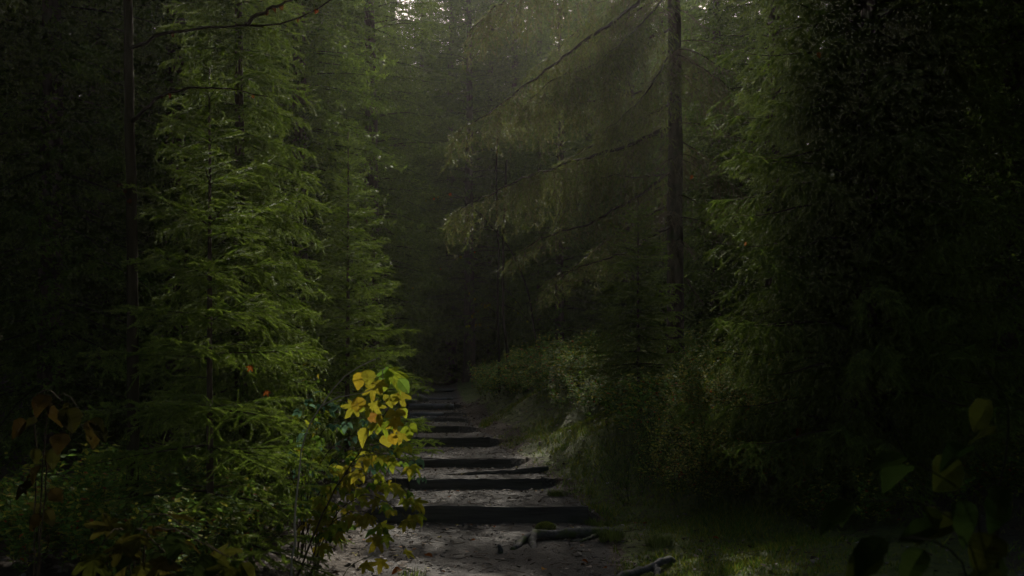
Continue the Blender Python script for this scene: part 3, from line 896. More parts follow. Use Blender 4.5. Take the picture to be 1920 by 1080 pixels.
def compound_leaf(seed, curl=.4, fold=.35):
    """three pointed leaflets on one stalk"""
    r = random.Random(seed); g = Geo()
    blade_strip(g, .66, .23, r.uniform(-.1, .1), (0, .34, .02), seed, curl, fold)
    blade_strip(g, .56, .20, 1.15 + r.uniform(-.1, .1), (.02, .26, .02), seed + 1, curl, fold)
    blade_strip(g, .56, .20, -1.15 + r.uniform(-.1, .1), (-.02, .26, .02), seed + 2, curl, fold)
    tube(g, [(0, .36, .02), (0, .2, .01), (.01, -.05, .02), (.03, -.25, .08)], [.006, .008, .009, .010], (1, 1, 1), 0, 4)
    return g.mesh('leaf', [M_LEAF])

def plain_leaf(seed, curl=.3, fold=.25, W=.30):
    g = Geo(); blade_strip(g, .95, W, 0, (0, .05, 0), seed, curl, fold, 9)
    tube(g, [(0, .1, 0), (0, -.05, .01), (.02, -.2, .05)], [.006, .009, .010], (1, 1, 1), 0, 4)
    return g.mesh('leaf', [M_LEAF])

MAPLE = [lobed_leaf(k, curl=.25 + .2 * (k % 3), fold=.15 + .15 * (k % 2)) for k in range(5)]
BRAMBLE = [compound_leaf(10 + k * 5, .3 + .15 * k) for k in range(4)]
PLAIN = [plain_leaf(50 + k, .25 + .2 * k, .2 + .1 * k, .3 + .05 * (k % 2)) for k in range(3)]
ROUND = [plain_leaf(70 + k, .3 + .1 * k, .2, .42) for k in range(2)]

YEL, YGR, GRN, BLU, OCH, BRN = (.235, .215, .018), (.20, .24, .018), (.09, .16, .02), (.075, .15, .085), (.26, .205, .015), (.17, .09, .016)
def jit(c, r): k = r.uniform(.75, 1.2); return (c[0] * k * r.uniform(.9, 1.1), c[1] * k, c[2] * k, 1)

def leaf_at(e, base, pos, tip, nrm, size, me, col, name='leaf'):
    y = Vector(tip).normalized(); z = Vector(nrm); z = (z - y * z.dot(y)).normalized(); x = y.cross(z)
    m = Matrix((x, y, z)).transposed().to_4x4()
    o = bpy.data.objects.new(name, me)
    o.matrix_local = Matrix.Translation(Vector(pos) - Vector(base)) @ m @ Matrix.Scale(size, 4)
    o.color = col
    return link(o, e)

def stem_part(e, base, pl, r0, r1, col, rg, name='stem', n=16, amp=.004):
    pts = wiggle([at(*p) - Vector(base) for p in pl], n, amp, rg)
    g = Geo(); tube(g, pts, np.linspace(r0, r1, n), col, 0, 6)
    obj(name, g.mesh(name, [M_TWIG], True), e)
    return [Vector(p) + Vector(base) for p in pts]

def cane_leaves(e, base, pts, start, every, sizes, meshes, cols, r, down=.55):
    acc = 0; side = 1; tot = len(pts)
    for i in range(1, tot):
        seg = pts[i] - pts[i - 1]; acc += seg.length
        if i / tot < start or acc < every: continue
        acc = 0; side = -side
        d = seg.normalized(); lat = d.cross(UP).normalized() * side
        tip = (d * r.uniform(-.1, .6) + lat * r.uniform(.2, .9) + Vector((r.uniform(-.3, .3), r.uniform(-.5, .2), -down * r.uniform(.3, 1.5)))).normalized()
        nrm = Vector((r.uniform(-.4, .4), r.uniform(-.9, .1), r.uniform(.45, 1)))
        sz = r.uniform(*sizes)
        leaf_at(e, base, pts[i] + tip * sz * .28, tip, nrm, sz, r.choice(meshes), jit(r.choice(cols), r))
    d = (pts[-1] - pts[-3]).normalized()
    leaf_at(e, base, pts[-1] + d * sizes[1] * .2, d + Vector((0, 0, -down)), Vector((0, -.3, 1)), r.uniform(*sizes), r.choice(meshes), jit(r.choice(cols), r))

STEM_G, STEM_D, STEM_P = (.12, .13, .05), (.045, .035, .02), (.26, .25, .20)

def yellow_sapling():
    r = random.Random(3); rg = np.random.default_rng(3)
    base = ground_at(545, 7.9)
    e = empty('leafy_sapling', base, 'arching sapling with large drooping yellow leaves hanging beside the steps', 'sapling')
    b = Vector(base); foot = (545, HOR + (CAM_Z - base.z) * F_PX / 7.9, 7.9)
    s1 = stem_part(e, b, [foot, (560, 855, 7.8), (585, 775, 7.7), (604, 760, 7.7), (636, 712, 7.7), (683, 672, 7.7), (704, 674, 7.7)], .009, .004, STEM_P, rg)
    s2 = stem_part(e, b, [(602, 763, 7.7), (632, 745, 7.65), (665, 738, 7.6), (694, 731, 7.6)], .006, .003, STEM_P, rg, n=8)
    s3 = stem_part(e, b, [(694, 731, 7.6), (720, 725, 7.6), (716, 684, 7.6), (722, 690, 7.6)], .004, .003, STEM_P, rg, n=8)
    s4 = stem_part(e, b, [foot, (610, 945, 7.9), (672, 850, 7.8), (705, 800, 7.7), (726, 768, 7.6)], .009, .004, STEM_D, rg)
    # (px, py of the blade centre, length px, tip direction px, mesh, colour)
    L = [(673, 712, 60, (-.45, 1), PLAIN[1], OCH), (691, 705, 52, (.05, 1), ROUND[0], YEL), (699, 732, 52, (.05, 1), MAPLE[1], YEL), (712, 722, 42, (.25, 1), MAPLE[3], YEL),
         (737, 706, 76, (.75, 1), MAPLE[2], YGR), (757, 722, 60, (.8, 1), PLAIN[2], GRN), (722, 703, 50, (.6, .8), MAPLE[0], GRN),
         (731, 749, 58, (.05, 1), BRAMBLE[1], YEL), (752, 745, 50, (.4, 1), MAPLE[4], YEL), (742, 778, 62, (.15, 1), BRAMBLE[0], YEL), (757, 772, 44, (.5, .9), PLAIN[0], YGR),
         (741, 794, 50, (.1, 1), MAPLE[1], OCH), (660, 765, 52, (-.55, 1), MAPLE[0], YEL), (672, 757, 55, (.1, 1), ROUND[1], OCH), (690, 766, 44, (-.1, 1), MAPLE[3], YGR),
         (703, 763, 48, (.35, 1), MAPLE[2], YEL), (699, 783, 44, (-.1, 1), ROUND[0], BRN), (711, 787, 42, (-.3, 1), PLAIN[1], OCH), (680, 815, 62, (-.6, 1), PLAIN[2], YEL),
         (725, 826, 50, (.1, 1), ROUND[1], YEL), (737, 822, 40, (.4, 1), ROUND[0], OCH), (768, 808, 52, (.15, 1), BRAMBLE[2], YGR), (775, 800, 36, (.6, .8), PLAIN[0], YGR),
         (720, 800, 44, (.3, .8), MAPLE[4], YGR), (752, 818, 40, (-.2, 1), MAPLE[1], YEL), (700, 800, 40, (-.6, .7), MAPLE[2], YGR)]
    for i, (px, py, ln, td, me, c) in enumerate(L):
        d = 7.6 + r.uniform(-.12, .12); sz = ln / F_PX * d * .62
        tip = Vector((td[0], r.uniform(-.35, .25), -td[1])).normalized()
        ctr = at(px, py, d)
        leaf_at(e, b, ctr - tip * sz * .45, tip, Vector((r.uniform(-.5, .5), -1, .35)), sz, me, jit(c, r))
yellow_sapling()

def bramble(label, foot_px, foot_d, canes, sizes, meshes, cols, seed, every=.045, start=.22, name='bramble', cat='bramble', stem=STEM_D, down=.55, r0=.006):
    r = random.Random(seed); rg = np.random.default_rng(seed)
    base = ground_at(foot_px, foot_d); b = Vector(base)
    e = empty(name, base, label, cat)
    fy = HOR + (CAM_Z - base.z) * F_PX / foot_d
    for c in canes:
        pts = stem_part(e, b, [(foot_px + r.uniform(-8, 8), fy, foot_d)] + c, r0, r0 * .35, stem, rg, n=24)
        cane_leaves(e, b, pts, start, every, sizes, meshes, cols, r, down)
    return e

bramble('yellow-green bramble leaning over the left end of the nearest step', 590, 8.6,
        [[(605, 930, 8.5), (650, 885, 8.4), (700, 875, 8.3), (748, 900, 8.2), (782, 955, 8.1)],
         [(620, 920, 8.5), (665, 860, 8.4), (715, 845, 8.3), (765, 868, 8.2)],
         [(630, 960, 8.4), (680, 925, 8.3), (720, 935, 8.2), (765, 968, 8.1)],
         [(620, 980, 8.4), (665, 955, 8.3), (705, 965, 8.2), (722, 996, 8.1)],
         [(640, 930, 8.5), (690, 900, 8.45), (740, 905, 8.4), (770, 930, 8.4)],
         [(600, 940, 8.5), (625, 880, 8.5), (665, 840, 8.6), (720, 850, 8.6)]],
        (.08, .14), BRAMBLE + MAPLE[:3], [YGR, YEL, YGR, YEL, GRN], 21, .030)
bramble('blue-green bramble thicket between the yellow sapling and the left spruces', 560, 9.2,
        [[(565, 870, 9.2), (575, 800, 9.2), (610, 755, 9.1), (660, 750, 9.0)],
         [(575, 880, 9.2), (605, 800, 9.1), (655, 780, 9.0), (715, 790, 8.9)],
         [(580, 900, 9.1), (625, 830, 9.0), (690, 805, 9.0), (755, 830, 8.9)],
         [(590, 900, 9.1), (640, 850, 9.0), (705, 830, 8.9), (775, 855, 8.9)],
         [(560, 860, 9.2), (558, 800, 9.1), (580, 745, 9.0)],
         [(600, 910, 9.0), (660, 870, 9.0), (735, 860, 8.9), (788, 890, 8.9)]],
        (.07, .13), BRAMBLE + PLAIN[:1], [BLU, BLU, GRN, YGR, BLU], 22, .032)
bramble('dull bramble tangle in the dim litter below the left spruces', 585, 8.9,
        [[(570, 960, 8.8), (600, 920, 8.8), (640, 900, 8.7)],
         [(560, 940, 8.9), (545, 890, 8.9), (560, 850, 8.8)],
         [(610, 985, 8.7), (650, 975, 8.7), (690, 990, 8.6)],
         [(600, 960, 8.8), (620, 930, 8.7), (625, 945, 8.6)]],
        (.06, .10), BRAMBLE + ROUND, [GRN, OCH, YGR, GRN], 23, .06)
bramble('low seedling with one bright star-shaped yellow leaf at the bottom of the path', 640, 8.6,
        [[(660, 1058, 8.5), (700, 1040, 8.45), (735, 1030, 8.4), (750, 1031, 8.4)]],
        (.10, .13), [MAPLE[0]], [YEL], 24, .22, .3, 'leafy_seedling', 'sapling', STEM_G, .5, .004)
bramble('tiny-leaved twig in front of the small pointed spruce', 560, 10.4,
        [[(585, 790, 10.4), (612, 730, 10.4), (600, 690, 10.4), (578, 682, 10.4)],
         [(600, 760, 10.4), (620, 725, 10.4), (635, 690, 10.4), (680, 655, 10.4)],
         [(600, 770, 10.4), (600, 720, 10.4), (585, 700, 10.3), (575, 712, 10.3)]],
        (.035, .055), PLAIN + ROUND, [YGR, YEL, GRN], 25, .045, .35, 'leafy_twig', 'sapling', STEM_D, .3, .004)
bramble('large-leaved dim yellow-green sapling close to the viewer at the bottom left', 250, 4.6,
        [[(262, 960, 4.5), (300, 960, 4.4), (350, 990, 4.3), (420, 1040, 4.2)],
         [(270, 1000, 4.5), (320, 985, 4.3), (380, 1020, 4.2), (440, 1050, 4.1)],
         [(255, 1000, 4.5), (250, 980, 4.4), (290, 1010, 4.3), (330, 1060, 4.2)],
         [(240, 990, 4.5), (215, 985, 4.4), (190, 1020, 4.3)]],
        (.10, .16), MAPLE + PLAIN, [(.035, .038, .006), (.04, .034, .006), (.018, .03, .007)], 26, .10, .35, 'leafy_sapling', 'sapling', STEM_D, .4, .006)  # leaf colours taken far down to stand in for shade
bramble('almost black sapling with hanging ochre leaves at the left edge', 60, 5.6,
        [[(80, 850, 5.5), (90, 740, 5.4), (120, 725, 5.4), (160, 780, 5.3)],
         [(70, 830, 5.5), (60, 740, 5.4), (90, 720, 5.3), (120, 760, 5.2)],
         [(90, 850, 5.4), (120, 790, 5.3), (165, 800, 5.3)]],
        (.09, .14), PLAIN + ROUND, [(.018, .013, .003), (.014, .014, .003)], 27, .09, .45, 'leafy_sapling', 'sapling', STEM_D, .9, .006)  # near-black leaf colours imitate the shade at the left edge
bramble('blurred shrub with broad leaves coloured dark for shade very close at the bottom right', 1850, 2.9,
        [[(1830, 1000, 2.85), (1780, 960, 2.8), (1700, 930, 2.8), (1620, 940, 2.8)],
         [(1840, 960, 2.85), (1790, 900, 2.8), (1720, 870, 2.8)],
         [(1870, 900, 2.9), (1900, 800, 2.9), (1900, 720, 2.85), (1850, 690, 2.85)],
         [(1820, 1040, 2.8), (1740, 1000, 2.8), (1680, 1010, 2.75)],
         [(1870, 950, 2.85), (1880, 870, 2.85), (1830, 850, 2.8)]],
        (.09, .13), PLAIN + ROUND, [(.018, .023, .004), (.010, .018, .004)], 28, .085, .35, 'broadleaf_shrub', 'shrub', (.012, .011, .006), .6, .006)  # shade put into the colour: leaves and stems almost black

# thin broad-leaved trees
def thin_tree(label, px, d, pls, r0, seed, twigs, leafcols, nleaf, lsize=(.05, .08)):
    r = random.Random(seed); rg = np.random.default_rng(seed)
    base = ground_at(px, d); b = Vector(base)
    e = empty('thin_tree', base, label, 'tree')
    fy = HOR + (CAM_Z - base.z) * F_PX / d
    for i, pl in enumerate(pls):
        stem_part(e, b, ([(px, fy + 20, d)] if i == 0 else []) + pl, r0 if i == 0 else r0 * .45, r0 * (.6 if i == 0 else .2), STEM_D, rg, 'trunk' if i == 0 else 'branch', 24, .006)
    for pl in twigs:
        pts = stem_part(e, b, pl, r0 * .3, r0 * .08, STEM_D, rg, 'twig', 16, .008)
        for k in range(nleaf):
            p = r.choice(pts[5:])
            leaf_at(e, b, p, Vector((r.uniform(-.6, .6), r.uniform(-.5, .5), -.8)), Vector((r.uniform(-.5, .5), -1, .4)), r.uniform(*lsize), r.choice(PLAIN + ROUND), jit(r.choice(leafcols), r))
thin_tree('left of two thin dark stems rising from the bilberry bank', 937, 24, [[(936, 640, 24), (932, 580, 24), (936, 480, 24), (930, 350, 24), (934, 200, 24)]], .035, 31,
          [[(934, 590, 24), (900, 565, 23.8), (880, 548, 23.6)], [(933, 560, 24), (905, 575, 23.6), (885, 590, 23.5)], [(934, 620, 24), (900, 605, 23.5), (870, 612, 23.2)]], [YEL, YGR, OCH], 7)
thin_tree('right of two thin dark stems, leaning slightly, on the bilberry bank', 955, 24.4, [[(950, 640, 24.4), (942, 590, 24.4), (943, 480, 24.4), (950, 300, 24.4)]], .045, 32,
          [[(943, 570, 24.4), (975, 585, 24.2), (1000, 610, 24)], [(944, 540, 24.4), (965, 560, 24), (985, 590, 23.8)]], [YGR, GRN], 8)
thin_tree('thin dark tree in the left shade with a nearly bare branch of orange leaves', 246, 9.0, [[(250, 800, 9), (247, 500, 9), (244, 250, 9), (240, 0, 9), (238, -300, 9)]], .055, 33,
          [[(243, 90, 9), (300, 65, 8.6), (335, 58, 8.3), (410, 52, 8.1), (460, 46, 8), (530, 50, 8), (560, 33, 8), (600, 22, 8), (625, -5, 8)],
           [(460, 46, 8), (490, 24, 8), (550, 0, 7.9), (590, -30, 7.9)],
           [(245, 230, 9), (310, 170, 8.5), (360, 168, 8.3), (400, 160, 8.1), (440, 165, 8), (500, 180, 7.9)],
           [(246, 400, 9), (230, 345, 8.8), (215, 340, 8.7)]], [(.08, .026, .007), (.06, .03, .008)], 3, (.03, .05))
thin_tree('crooked thin branch tree reaching leftwards before the dark path end', 1010, 26, [[(1005, 640, 26), (990, 540, 26), (960, 470, 26), (900, 400, 26)]], .03, 34,
          [[(900, 400, 26), (850, 360, 25.8), (800, 375, 25.6)], [(960, 470, 26), (880, 470, 25.5), (830, 500, 25.4), (760, 545, 25.2)]], [OCH, (.40, .12, .02), YGR], 8)

# ------------------------------------------------------------------ bilberry
def oval_leaves(g, P_, D, N, size, col, m=1):
    """folded diamond leaves, many at once"""
    P_, D, N = np.asarray(P_), np.asarray(D), np.asarray(N)
    D = D / np.linalg.norm(D, axis=1, keepdims=True); S = np.cross(D, N); S /= np.maximum(np.linalg.norm(S, axis=1, keepdims=True), 1e-6)
    U_ = np.cross(S, D); sz = np.asarray(size)[:, None]
    V = np.stack([P_, P_ + D * sz * .45 + S * sz * .30 + U_ * sz * .06, P_ + D * sz, P_ + D * sz * .45 - S * sz * .30 + U_ * sz * .06], 1).reshape(-1, 3)
    F = (np.arange(len(P_)) * 4)[:, None, None] + np.array([(0, 1, 2), (0, 2, 3)])[None]
    g.add(V, F.reshape(-1, 3), np.repeat(np.asarray(col), 4, axis=0), m)

def bilberry(seed, hgt, rad, nst, leafy_, size=.024, yellow=.25, gain=1.0):
    r = random.Random(seed); g = Geo(); s0, s1, sr, sc = [], [], [], []; lp, ld, ln_, ls, lc = [], [], [], [], []
    def branch(p, d, L, o):
        n = max(2, round(L / .05))
        for i in range(n):
            d = (d + Vector((r.uniform(-.2, .2), r.uniform(-.2, .2), r.uniform(-.05, .16)))).normalized(); q = p + d * (L / n)
            s0.append(tuple(p)); s1.append(tuple(q)); sr.append(.0032 if o == 0 else .0018); sc.append((.05, .085, .022) if r.random() < .8 else (.06, .04, .025))
            if o < 2 and i > 0 and r.random() < .75:
                branch(q, (d + Vector((r.uniform(-1, 1), r.uniform(-1, 1), r.uniform(-.1, .5)))).normalized(), L * r.uniform(.3, .55), o + 1)
            if o > 0 or i > n * .5:
                for k in range(2):
                    if r.random() < leafy_:
                        lp.append(tuple(q)); ld.append((r.uniform(-1, 1), r.uniform(-1, 1), r.uniform(-.3, .5))); ln_.append((r.uniform(-.5, .5), r.uniform(-.5, .5), 1)); ls.append(size * r.uniform(.7, 1.3))
                        c = np.array((.085, .15, .024)) if r.random() > yellow else np.array((.22, .22, .03))
                        if r.random() < .03: c = np.array((.25, .07, .02))
                        lc.append(c * r.uniform(.6, 1.4) * gain)
            p = q
    for k in range(nst):
        a = r.uniform(0, 6.28); q = rad * math.sqrt(r.random())
        branch(Vector((q * math.cos(a), q * math.sin(a), -.04)), Vector((.5 * math.cos(a) * q / rad, .5 * math.sin(a) * q / rad, 1)).normalized(), hgt * r.uniform(.65, 1.1), 0)
    ribbons(g, s0, s1, sr, np.array(sc), np.random.default_rng(seed))
    if lp: oval_leaves(g, lp, ld, ln_, ls, np.array(lc))
    return g

BILB = [bilberry(k, .46, .34, 9, .95, .055, .3, 1.45).arrays() for k in range(3)]
def bilberry_mass(name, label, spots, seed):
    r = random.Random(seed); Vs, Fs, Ks, Ms, n = [], [], [], [], 0
    for x, y in spots:
        V, F, K, M = BILB[r.randrange(3)]; s = r.uniform(.75, 1.3); a = r.uniform(0, 6.28)
        Rm = np.array([[math.cos(a), -math.sin(a), 0], [math.sin(a), math.cos(a), 0], [0, 0, 1]]) * s
        Vs.append(V @ Rm.T + np.array((x, y, gz(x, y)))); Fs.append(F + n); Ks.append(K * r.uniform(.7, 1.25)); Ms.append(M); n += len(V)
    o = obj(name, mesh_np(name, np.concatenate(Vs), np.concatenate(Fs), np.concatenate(Ks), [M_TWIG, M_SMALL], np.concatenate(Ms)))
    return tag(o, label, 'bilberry', kind='stuff')
rb = random.Random(9); spots = []
for k in range(2600):
    y = rb.uniform(13.2, 31); x = float(path_r(y)) + rb.uniform(.75, 5.2)
    lim = .95 if y < 18 else .72
    if x - float(path_r(y)) < lim + (.5 if 15.5 < y < 22 else 0): continue
    if y < 15 and x < 1.35 + (15 - y) * .35: continue
    if any((x - a) ** 2 + (y - b) ** 2 < .27 ** 2 for a, b in spots): continue
    spots.append((x, y))
    if len(spots) >= 190: break
bilberry_mass('bilberry_undergrowth', 'dense bilberry undergrowth covering the bank right of the steps', spots, 1)
spots = [(rb.uniform(2.9, 5.6), rb.uniform(10.6, 14.5)) for k in range(46)]
bilberry_mass('bilberry_undergrowth', 'dark bilberry undergrowth in the shade under the right drooping spruce', spots, 2)
spots = [(float(path_l(y)) - rb.uniform(.75, 2.0), y) for y in [rb.uniform(20, 36) for k in range(34)]]
bilberry_mass('bilberry_undergrowth', 'dim undergrowth along the left side of the upper path', spots, 3)

spots = [(-rb.uniform(2.2, 5.2), rb.uniform(7.2, 10.5)) for k in range(36)]
spots = [q for q in spots if abs(q[0]) > .16 * q[1] + .55]
bilberry_mass('bilberry_undergrowth', 'dark undergrowth below the left spruces', spots, 4)

def bush(label, px, d, parts, seed, hgt, rad, nst, leafy_, size, yellow):
    b = ground_at(px, d)
    g = bilberry(seed, hgt, rad, nst, leafy_, size, yellow, 1.35)
    V, F, K, M = g.arrays()
    e = empty('bilberry_bush', b, label, 'bush')
    for nm, k, mt in (('stems', 0, M_TWIG), ('foliage', 1, M_SMALL)):
        f = F[M == k]; u, inv = np.unique(f, return_inverse=True)
        obj(nm, mesh_np(nm, V[u], inv.reshape(-1, 3), K[u], [mt]), e)
bush('sunlit bilberry bush with yellowing leaves below the right drooping spruce', 1325, 11.9, 1, 61, .72, .42, 46, .9, .040, .6)
bush('bilberry bush joining the sunlit one on its right, half in shade', 1430, 12.2, 1, 62, .75, .45, 44, .9, .038, .45)
bush('taller bilberry bush behind the sunlit one, under the lowest spruce twigs', 1350, 12.9, 1, 63, .8, .45, 44, .9, .038, .5)
bush('wiry almost leafless bilberry bush in the middle of the mossy verge', 1180, 12.7, 1, 64, .56, .22, 26, .22, .02, .2)
bush('small wiry green bush right behind the almost leafless one', 1225, 13.3, 1, 65, .5, .25, 26, .5, .022, .2)

# ------------------------------------------------------------------ litter, moss, grass
rn = np.random.default_rng(17)
def scatter(n, x0, x1, y0, y1): return rn.uniform(x0, x1, n), rn.uniform(y0, y1, n)

def litter():
    x, y = scatter(52000, -4.2, 5.2, 7.3, 25)
    pl_, pr_ = path_l(y), path_r(y); c = (pl_ + pr_) / 2; hw = (pr_ - pl_) / 2
    inp = np.abs(x - c) / hw
    keep = np.where(inp < 1, .14 + .5 * np.clip(inp - .35, 0, 1) ** 1.5, .30 + .25 * (vnoise(x * 1.2, y * 1.2, 33) + .5))
    keep = np.where((x > pr_) & (x < pr_ + .7) & (y > 16), .8, keep)
    keep = np.where((x > pr_ + .3) & (y < 16), keep * .5, keep)
    keep = np.where((x < pl_ + .45) & (y < 11.8), .75, keep)
    for d, z in STEPS: keep = np.where((y > d - .45) & (y < d - .02) & (inp < 1), np.maximum(keep, .75), keep)
    s = rn.random(len(x)) < keep * .6
    for d, z in STEPS: s &= ~((np.abs(y - d) < .10) & (inp < 1.05))
    x, y = x[s], y[s]; n = len(x); z = ground_z(x, y) + .006
    a = rn.uniform(0, 6.28, n); sz = rn.uniform(.02, .065, n)
    D = np.stack([np.cos(a), np.sin(a), rn.normal(0, .22, n)], -1); D /= np.linalg.norm(D, axis=1, keepdims=True)
    S = np.stack([-np.sin(a), np.cos(a), rn.normal(0, .22, n)], -1); S /= np.linalg.norm(S, axis=1, keepdims=True)
    U_ = np.cross(D, S); s1 = sz[:, None]; P0 = np.stack([x, y, z], -1); cu = rn.uniform(-.25, .35, (n, 1)); w = rn.uniform(.25, .45, (n, 1))
    V = np.stack([P0 - D * s1 * .5, P0 - D * s1 * .1 + S * s1 * w + U_ * s1 * abs(cu), P0 + D * s1 * .25 + S * s1 * w * .8 + U_ * s1 * abs(cu), P0 + D * s1 * .6 + U_ * s1 * cu,
                  P0 + D * s1 * .25 - S * s1 * w * .8 + U_ * s1 * abs(cu), P0 - D * s1 * .1 - S * s1 * w + U_ * s1 * abs(cu)], 1)
    F = (np.arange(n) * 6)[:, None, None] + np.array([(0, 1, 5), (1, 2, 5), (2, 4, 5), (2, 3, 4)])[None]
    pal = np.array([(.11, .075, .05), (.20, .165, .14), (.27, .24, .215), (.07, .048, .034), (.30, .12, .03), (.30, .25, .05)])
    ci = rn.choice(6, n, p=[.33, .26, .16, .215, .015, .02])
    K = pal[ci] * rn.uniform(.3, 1.15, (n, 1))
    o = obj('leaf_litter', mesh_np('leaf_litter', V.reshape(-1, 3), F.reshape(-1, 3), np.repeat(K, 6, axis=0), [M_LITTER]))
    tag(o, 'dry brown and grey leaf litter strewn over path and banks', 'litter', kind='stuff')
    # twigs and pebbles pressed into the path
    g = Geo(); n = 900; x, y = scatter(n, -2.2, 3.4, 7.5, 17); z = ground_z(x, y) + .006; a = rn.uniform(0, 6.28, n); L = rn.uniform(.03, .22, n)
    P0 = np.stack([x, y, z], -1); P1 = P0 + np.stack([np.cos(a) * L, np.sin(a) * L, rn.normal(.004, .012, n)], -1)
    sticks(g, P0, P1, .0035, .002, np.array((.08, .06, .045)) * rn.uniform(.5, 1.6, (n, 1)), 0)
    tag(obj('fallen_twigs', g.mesh('fallen_twigs', [M_TWIG])), 'small dead twigs scattered over the path and verges', 'twigs', kind='stuff')
litter()

def moss_grass():
    g = Geo(); x, y = scatter(230000, -.6, 5.0, 8.0, 21)
    u = x - path_r(y)
    dens = sstep(0, .3, u) * np.clip(.4 + 1.3 * vnoise(x * .9 + 9, y * .9, 41) + .5 * vnoise(x * 4, y * 4, 43), 0, 1) * (1 - .75 * sstep(2.6, 4.0, x))
    s = rn.random(len(x)) < dens; x, y = x[s], y[s]; n = len(x); z = ground_z(x, y)
    h = rn.uniform(.015, .05, n) * (1 + 1.6 * np.clip(vnoise(x * 2.2, y * 2.2, 47) * 2, 0, 1)); a = rn.uniform(0, 6.28, n)
    P0 = np.stack([x, y, z - .004], -1); tip = P0 + np.stack([rn.normal(0, .5, n) * h, rn.normal(0, .5, n) * h, h], -1)
    S = np.stack([np.cos(a), np.sin(a), 0 * a], -1) * (.0035 + .05 * h)[:, None]
    col = np.where((rn.random(n) < .55)[:, None], np.array((.19, .21, .028)), np.array((.09, .16, .024))) * rn.uniform(.6, 1.3, (n, 1))
    g.add(np.stack([P0 - S, P0 + S, tip], 1).reshape(-1, 3), np.arange(3 * n).reshape(-1, 3), np.repeat(col, 3, axis=0), 0)
    tag(obj('moss_carpet', g.mesh('moss_carpet', [M_SMALL])), 'moss and short grass covering the right verge', 'moss', kind='stuff')
    for lab, px, d, nb, hh in (('bright grass tuft overhanging the path right of the gnarled root', 1145, 10.6, 260, .16), ('grass tuft on the mossy verge above the dark knobbly root', 1235, 10.2, 220, .14),
                               ('mossy tuft at the right end of the second step', 1045, 13.2, 240, .12), ('grass tuft at the right end of the nearest step', 1118, 11.9, 240, .13), ('small grass tuft in the litter at the bottom of the path', 775, 8.75, 60, .12)):
        b = ground_at(px, d); g = Geo(); n = nb
        a = rn.uniform(0, 6.28, n); q = .13 * np.sqrt(rn.random(n)); P0 = np.stack([np.cos(a) * q, np.sin(a) * q, 0 * q - .02], -1)
        h = hh * rn.uniform(.5, 1.1, n); out = np.stack([np.cos(a) * .6 + rn.normal(0, .3, n), np.sin(a) * .6 + rn.normal(0, .3, n), 0 * a], -1)
        Mp = P0 + out * (h * .3)[:, None] + np.array((0, 0, 1)) * (h * .7)[:, None]; T = Mp + out * (h * .5)[:, None] + np.array((0, 0, 1)) * (h * .15)[:, None]
        S = np.stack([-np.sin(a), np.cos(a), 0 * a], -1) * .0035
        V = np.stack([P0 - S, P0 + S, Mp + S * .8, Mp - S * .8, T], 1); F = (np.arange(n) * 5)[:, None, None] + np.array([(0, 1, 2), (0, 2, 3), (3, 2, 4)])[None]
        g.add(V.reshape(-1, 3), F.reshape(-1, 3), np.repeat(np.array((.11, .15, .03)) * rn.uniform(.6, 1.3, (n, 1)), 5, axis=0), 0)
        tag(obj('grass_tuft', g.mesh('grass_tuft', [M_SMALL]), None, b), lab, 'grass', 'grass tufts along the path')
moss_grass()

def pebbles():
    g = Geo(); n = 700; x, y = scatter(n, -1.6, 1.4, 8.0, 19); k = (x > path_l(y)) & (x < path_r(y) + .3); x, y = x[k], y[k]; z = ground_z(x, y)
    ico = np.array([(0, 0, 1), (1, 0, 0), (0, 1, 0), (-1, 0, 0), (0, -1, 0), (.6, .6, .6), (-.6, .6, .55), (-.6, -.6, .6), (.6, -.6, .55)])
    F = [(0, 5, 6), (0, 6, 7), (0, 7, 8), (0, 8, 5), (5, 2, 6), (6, 3, 7), (7, 4, 8), (8, 1, 5), (5, 1, 2), (6, 2, 3), (7, 3, 4), (8, 4, 1)]
    for i in range(len(x)):
        s_ = rn.uniform(.006, .02); v = ico * (1 + rn.normal(0, .15, ico.shape)) * s_ * np.array((1, .8, .6))
        g.add(v + np.array((x[i], y[i], z[i] + .002)), F, np.array((.11, .10, .095)) * rn.uniform(.4, 1.5), 0)
    tag(obj('path_gravel', g.mesh('path_gravel', [M_LITTER])), 'small grey pebbles pressed into the trodden path', 'gravel', kind='stuff')
pebbles()

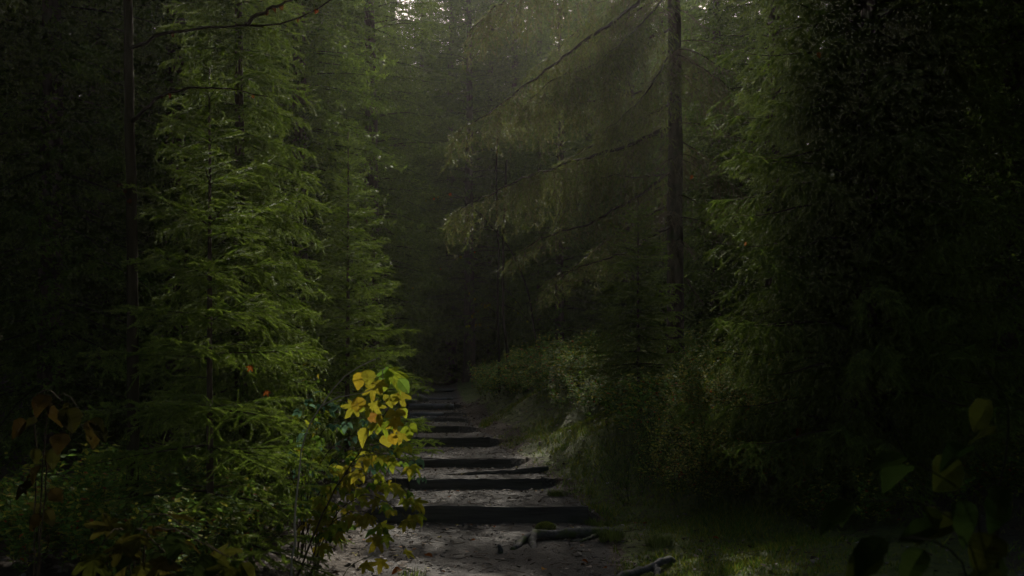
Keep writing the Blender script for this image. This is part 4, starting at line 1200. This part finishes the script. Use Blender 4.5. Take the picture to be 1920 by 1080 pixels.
# single coloured leaves
def loose_leaf(label, px, py, d, size, col, me, ground=True, seed=0):
    r = random.Random(seed + px)
    p = at(px, py, d)
    if ground:
        d = 9.0
        for _ in range(12):
            q = at(px, py, d); d = (CAM_Z - gz(q.x, q.y)) * F_PX / (py - HOR)
        p = at(px, py, d); p.z = gz(p.x, p.y) + .02
        nrm, tip = Vector((r.uniform(-.4, .4), -.5, 1)), Vector((r.uniform(-1, 1), r.uniform(-1, 1), .1))
    else: nrm, tip = Vector((r.uniform(-.5, .5), -1, .5)), Vector((r.uniform(-.5, .5), -.2, -.7))
    o = leaf_at(None, (0, 0, 0), p, tip, nrm, size, me, (*col, 1), 'fallen_leaf')
    tag(o, label, 'leaf', 'single coloured autumn leaves')
ORG, RED, TAN = (.18, .055, .010), (.18, .04, .012), (.18, .12, .08)
for lab, px, py, d, sz, c, me, gr in (
    ('orange leaf on the bare path left of the root stub', 892, 1015, 0, .055, ORG, PLAIN[0], 1),
    ('orange leaf lying at the very bottom of the path', 1021, 1071, 0, .07, (.40, .20, .03), PLAIN[1], 1),
    ('rust-orange curled leaf on the path below the gnarled root', 1091, 1055, 0, .06, ORG, PLAIN[2], 1),
    ('orange leaf near the mossy edge at the bottom of the path', 1138, 1069, 0, .06, ORG, PLAIN[0], 1),
    ('pale pinkish leaf leaning by the foot of the nearest step', 984, 978, 0, .10, TAN, ROUND[0], 1),
    ('rust-red leaf just right of the pale pinkish one below the nearest step', 998, 974, 0, .08, RED, PLAIN[1], 1),
    ('long orange leaf lying left of the path, right of the star-shaped yellow leaf', 797, 1043, 0, .10, ORG, PLAIN[0], 1),
    ('orange leaf at the bottom edge below the star-shaped yellow leaf', 752, 1072, 0, .10, ORG, PLAIN[2], 1),
    ('small orange leaf on the second tread near its left end', 798, 923, 0, .05, ORG, PLAIN[0], 1),
    ('tiny orange leaf at the foot of the third step', 925, 880, 0, .06, ORG, PLAIN[1], 1),
    ('orange leaf on the upper scree beside the fifth step', 843, 797, 0, .08, ORG, PLAIN[0], 1),
    ('dark red leaf in the moss right of the gnarled root', 1205, 984, 0, .09, RED, PLAIN[2], 1),
    ('orange leaf lying on the right verge in the half shade', 1335, 1012, 0, .08, RED, PLAIN[0], 1),
    ('orange leaf caught on the twigs of the young left spruce', 472, 685, 7.9, .05, ORG, MAPLE[1], 0),
    ('lower orange leaf caught on the young left spruce', 497, 731, 7.9, .05, ORG, MAPLE[2], 0),
    ('yellow leaf caught high in the right drooping spruce', 1532, 98, 9.6, .06, (.12, .06, .01), PLAIN[1], 0),
    ('orange leaf caught near a twig tip of the right drooping spruce', 1299, 328, 10.6, .05, ORG, PLAIN[0], 0),
    ('amber leaf caught midway up the right drooping spruce', 1398, 453, 9.9, .04, (.14, .06, .01), PLAIN[2], 0),
    ('orange leaf resting on the sunlit bilberry bush', 1277, 882, 11.9, .09, ORG, PLAIN[0], 0),
    ('dull red leaf in the dark bilberry under the right drooping spruce', 1498, 801, 11.2, .10, RED, PLAIN[1], 0)):
    loose_leaf(lab, px, py, d, sz, c, me, bool(gr), 3)

# ------------------------------------------------------------------ haze
def haze():
    m, nt, out = new_mat('forest_haze')
    v = node(nt, 'ShaderNodeVolumePrincipled')
    v.inputs['Color'].default_value = (.94, .95, .84, 1); v.inputs['Density'].default_value = HAZE; v.inputs['Anisotropy'].default_value = .78
    nt.links.new(v.outputs[0], out.inputs['Volume'])
    x0, x1, y0, y1, z0, z1 = -130, 130, -70, 150, -4.0, 36.0
    V = [(x, y, z) for z in (z0, z1) for y in (y0, y1) for x in (x0, x1)]
    F = [(0, 2, 3, 1), (4, 5, 7, 6), (0, 1, 5, 4), (2, 6, 7, 3), (0, 4, 6, 2), (1, 3, 7, 5)]
    tag(obj('haze', mesh_np('haze', np.array(V), np.array(F), None, [m])), 'thin pale mist lit by the low sun between the trees', 'haze', kind='stuff')
HAZE = 0.0006
haze()
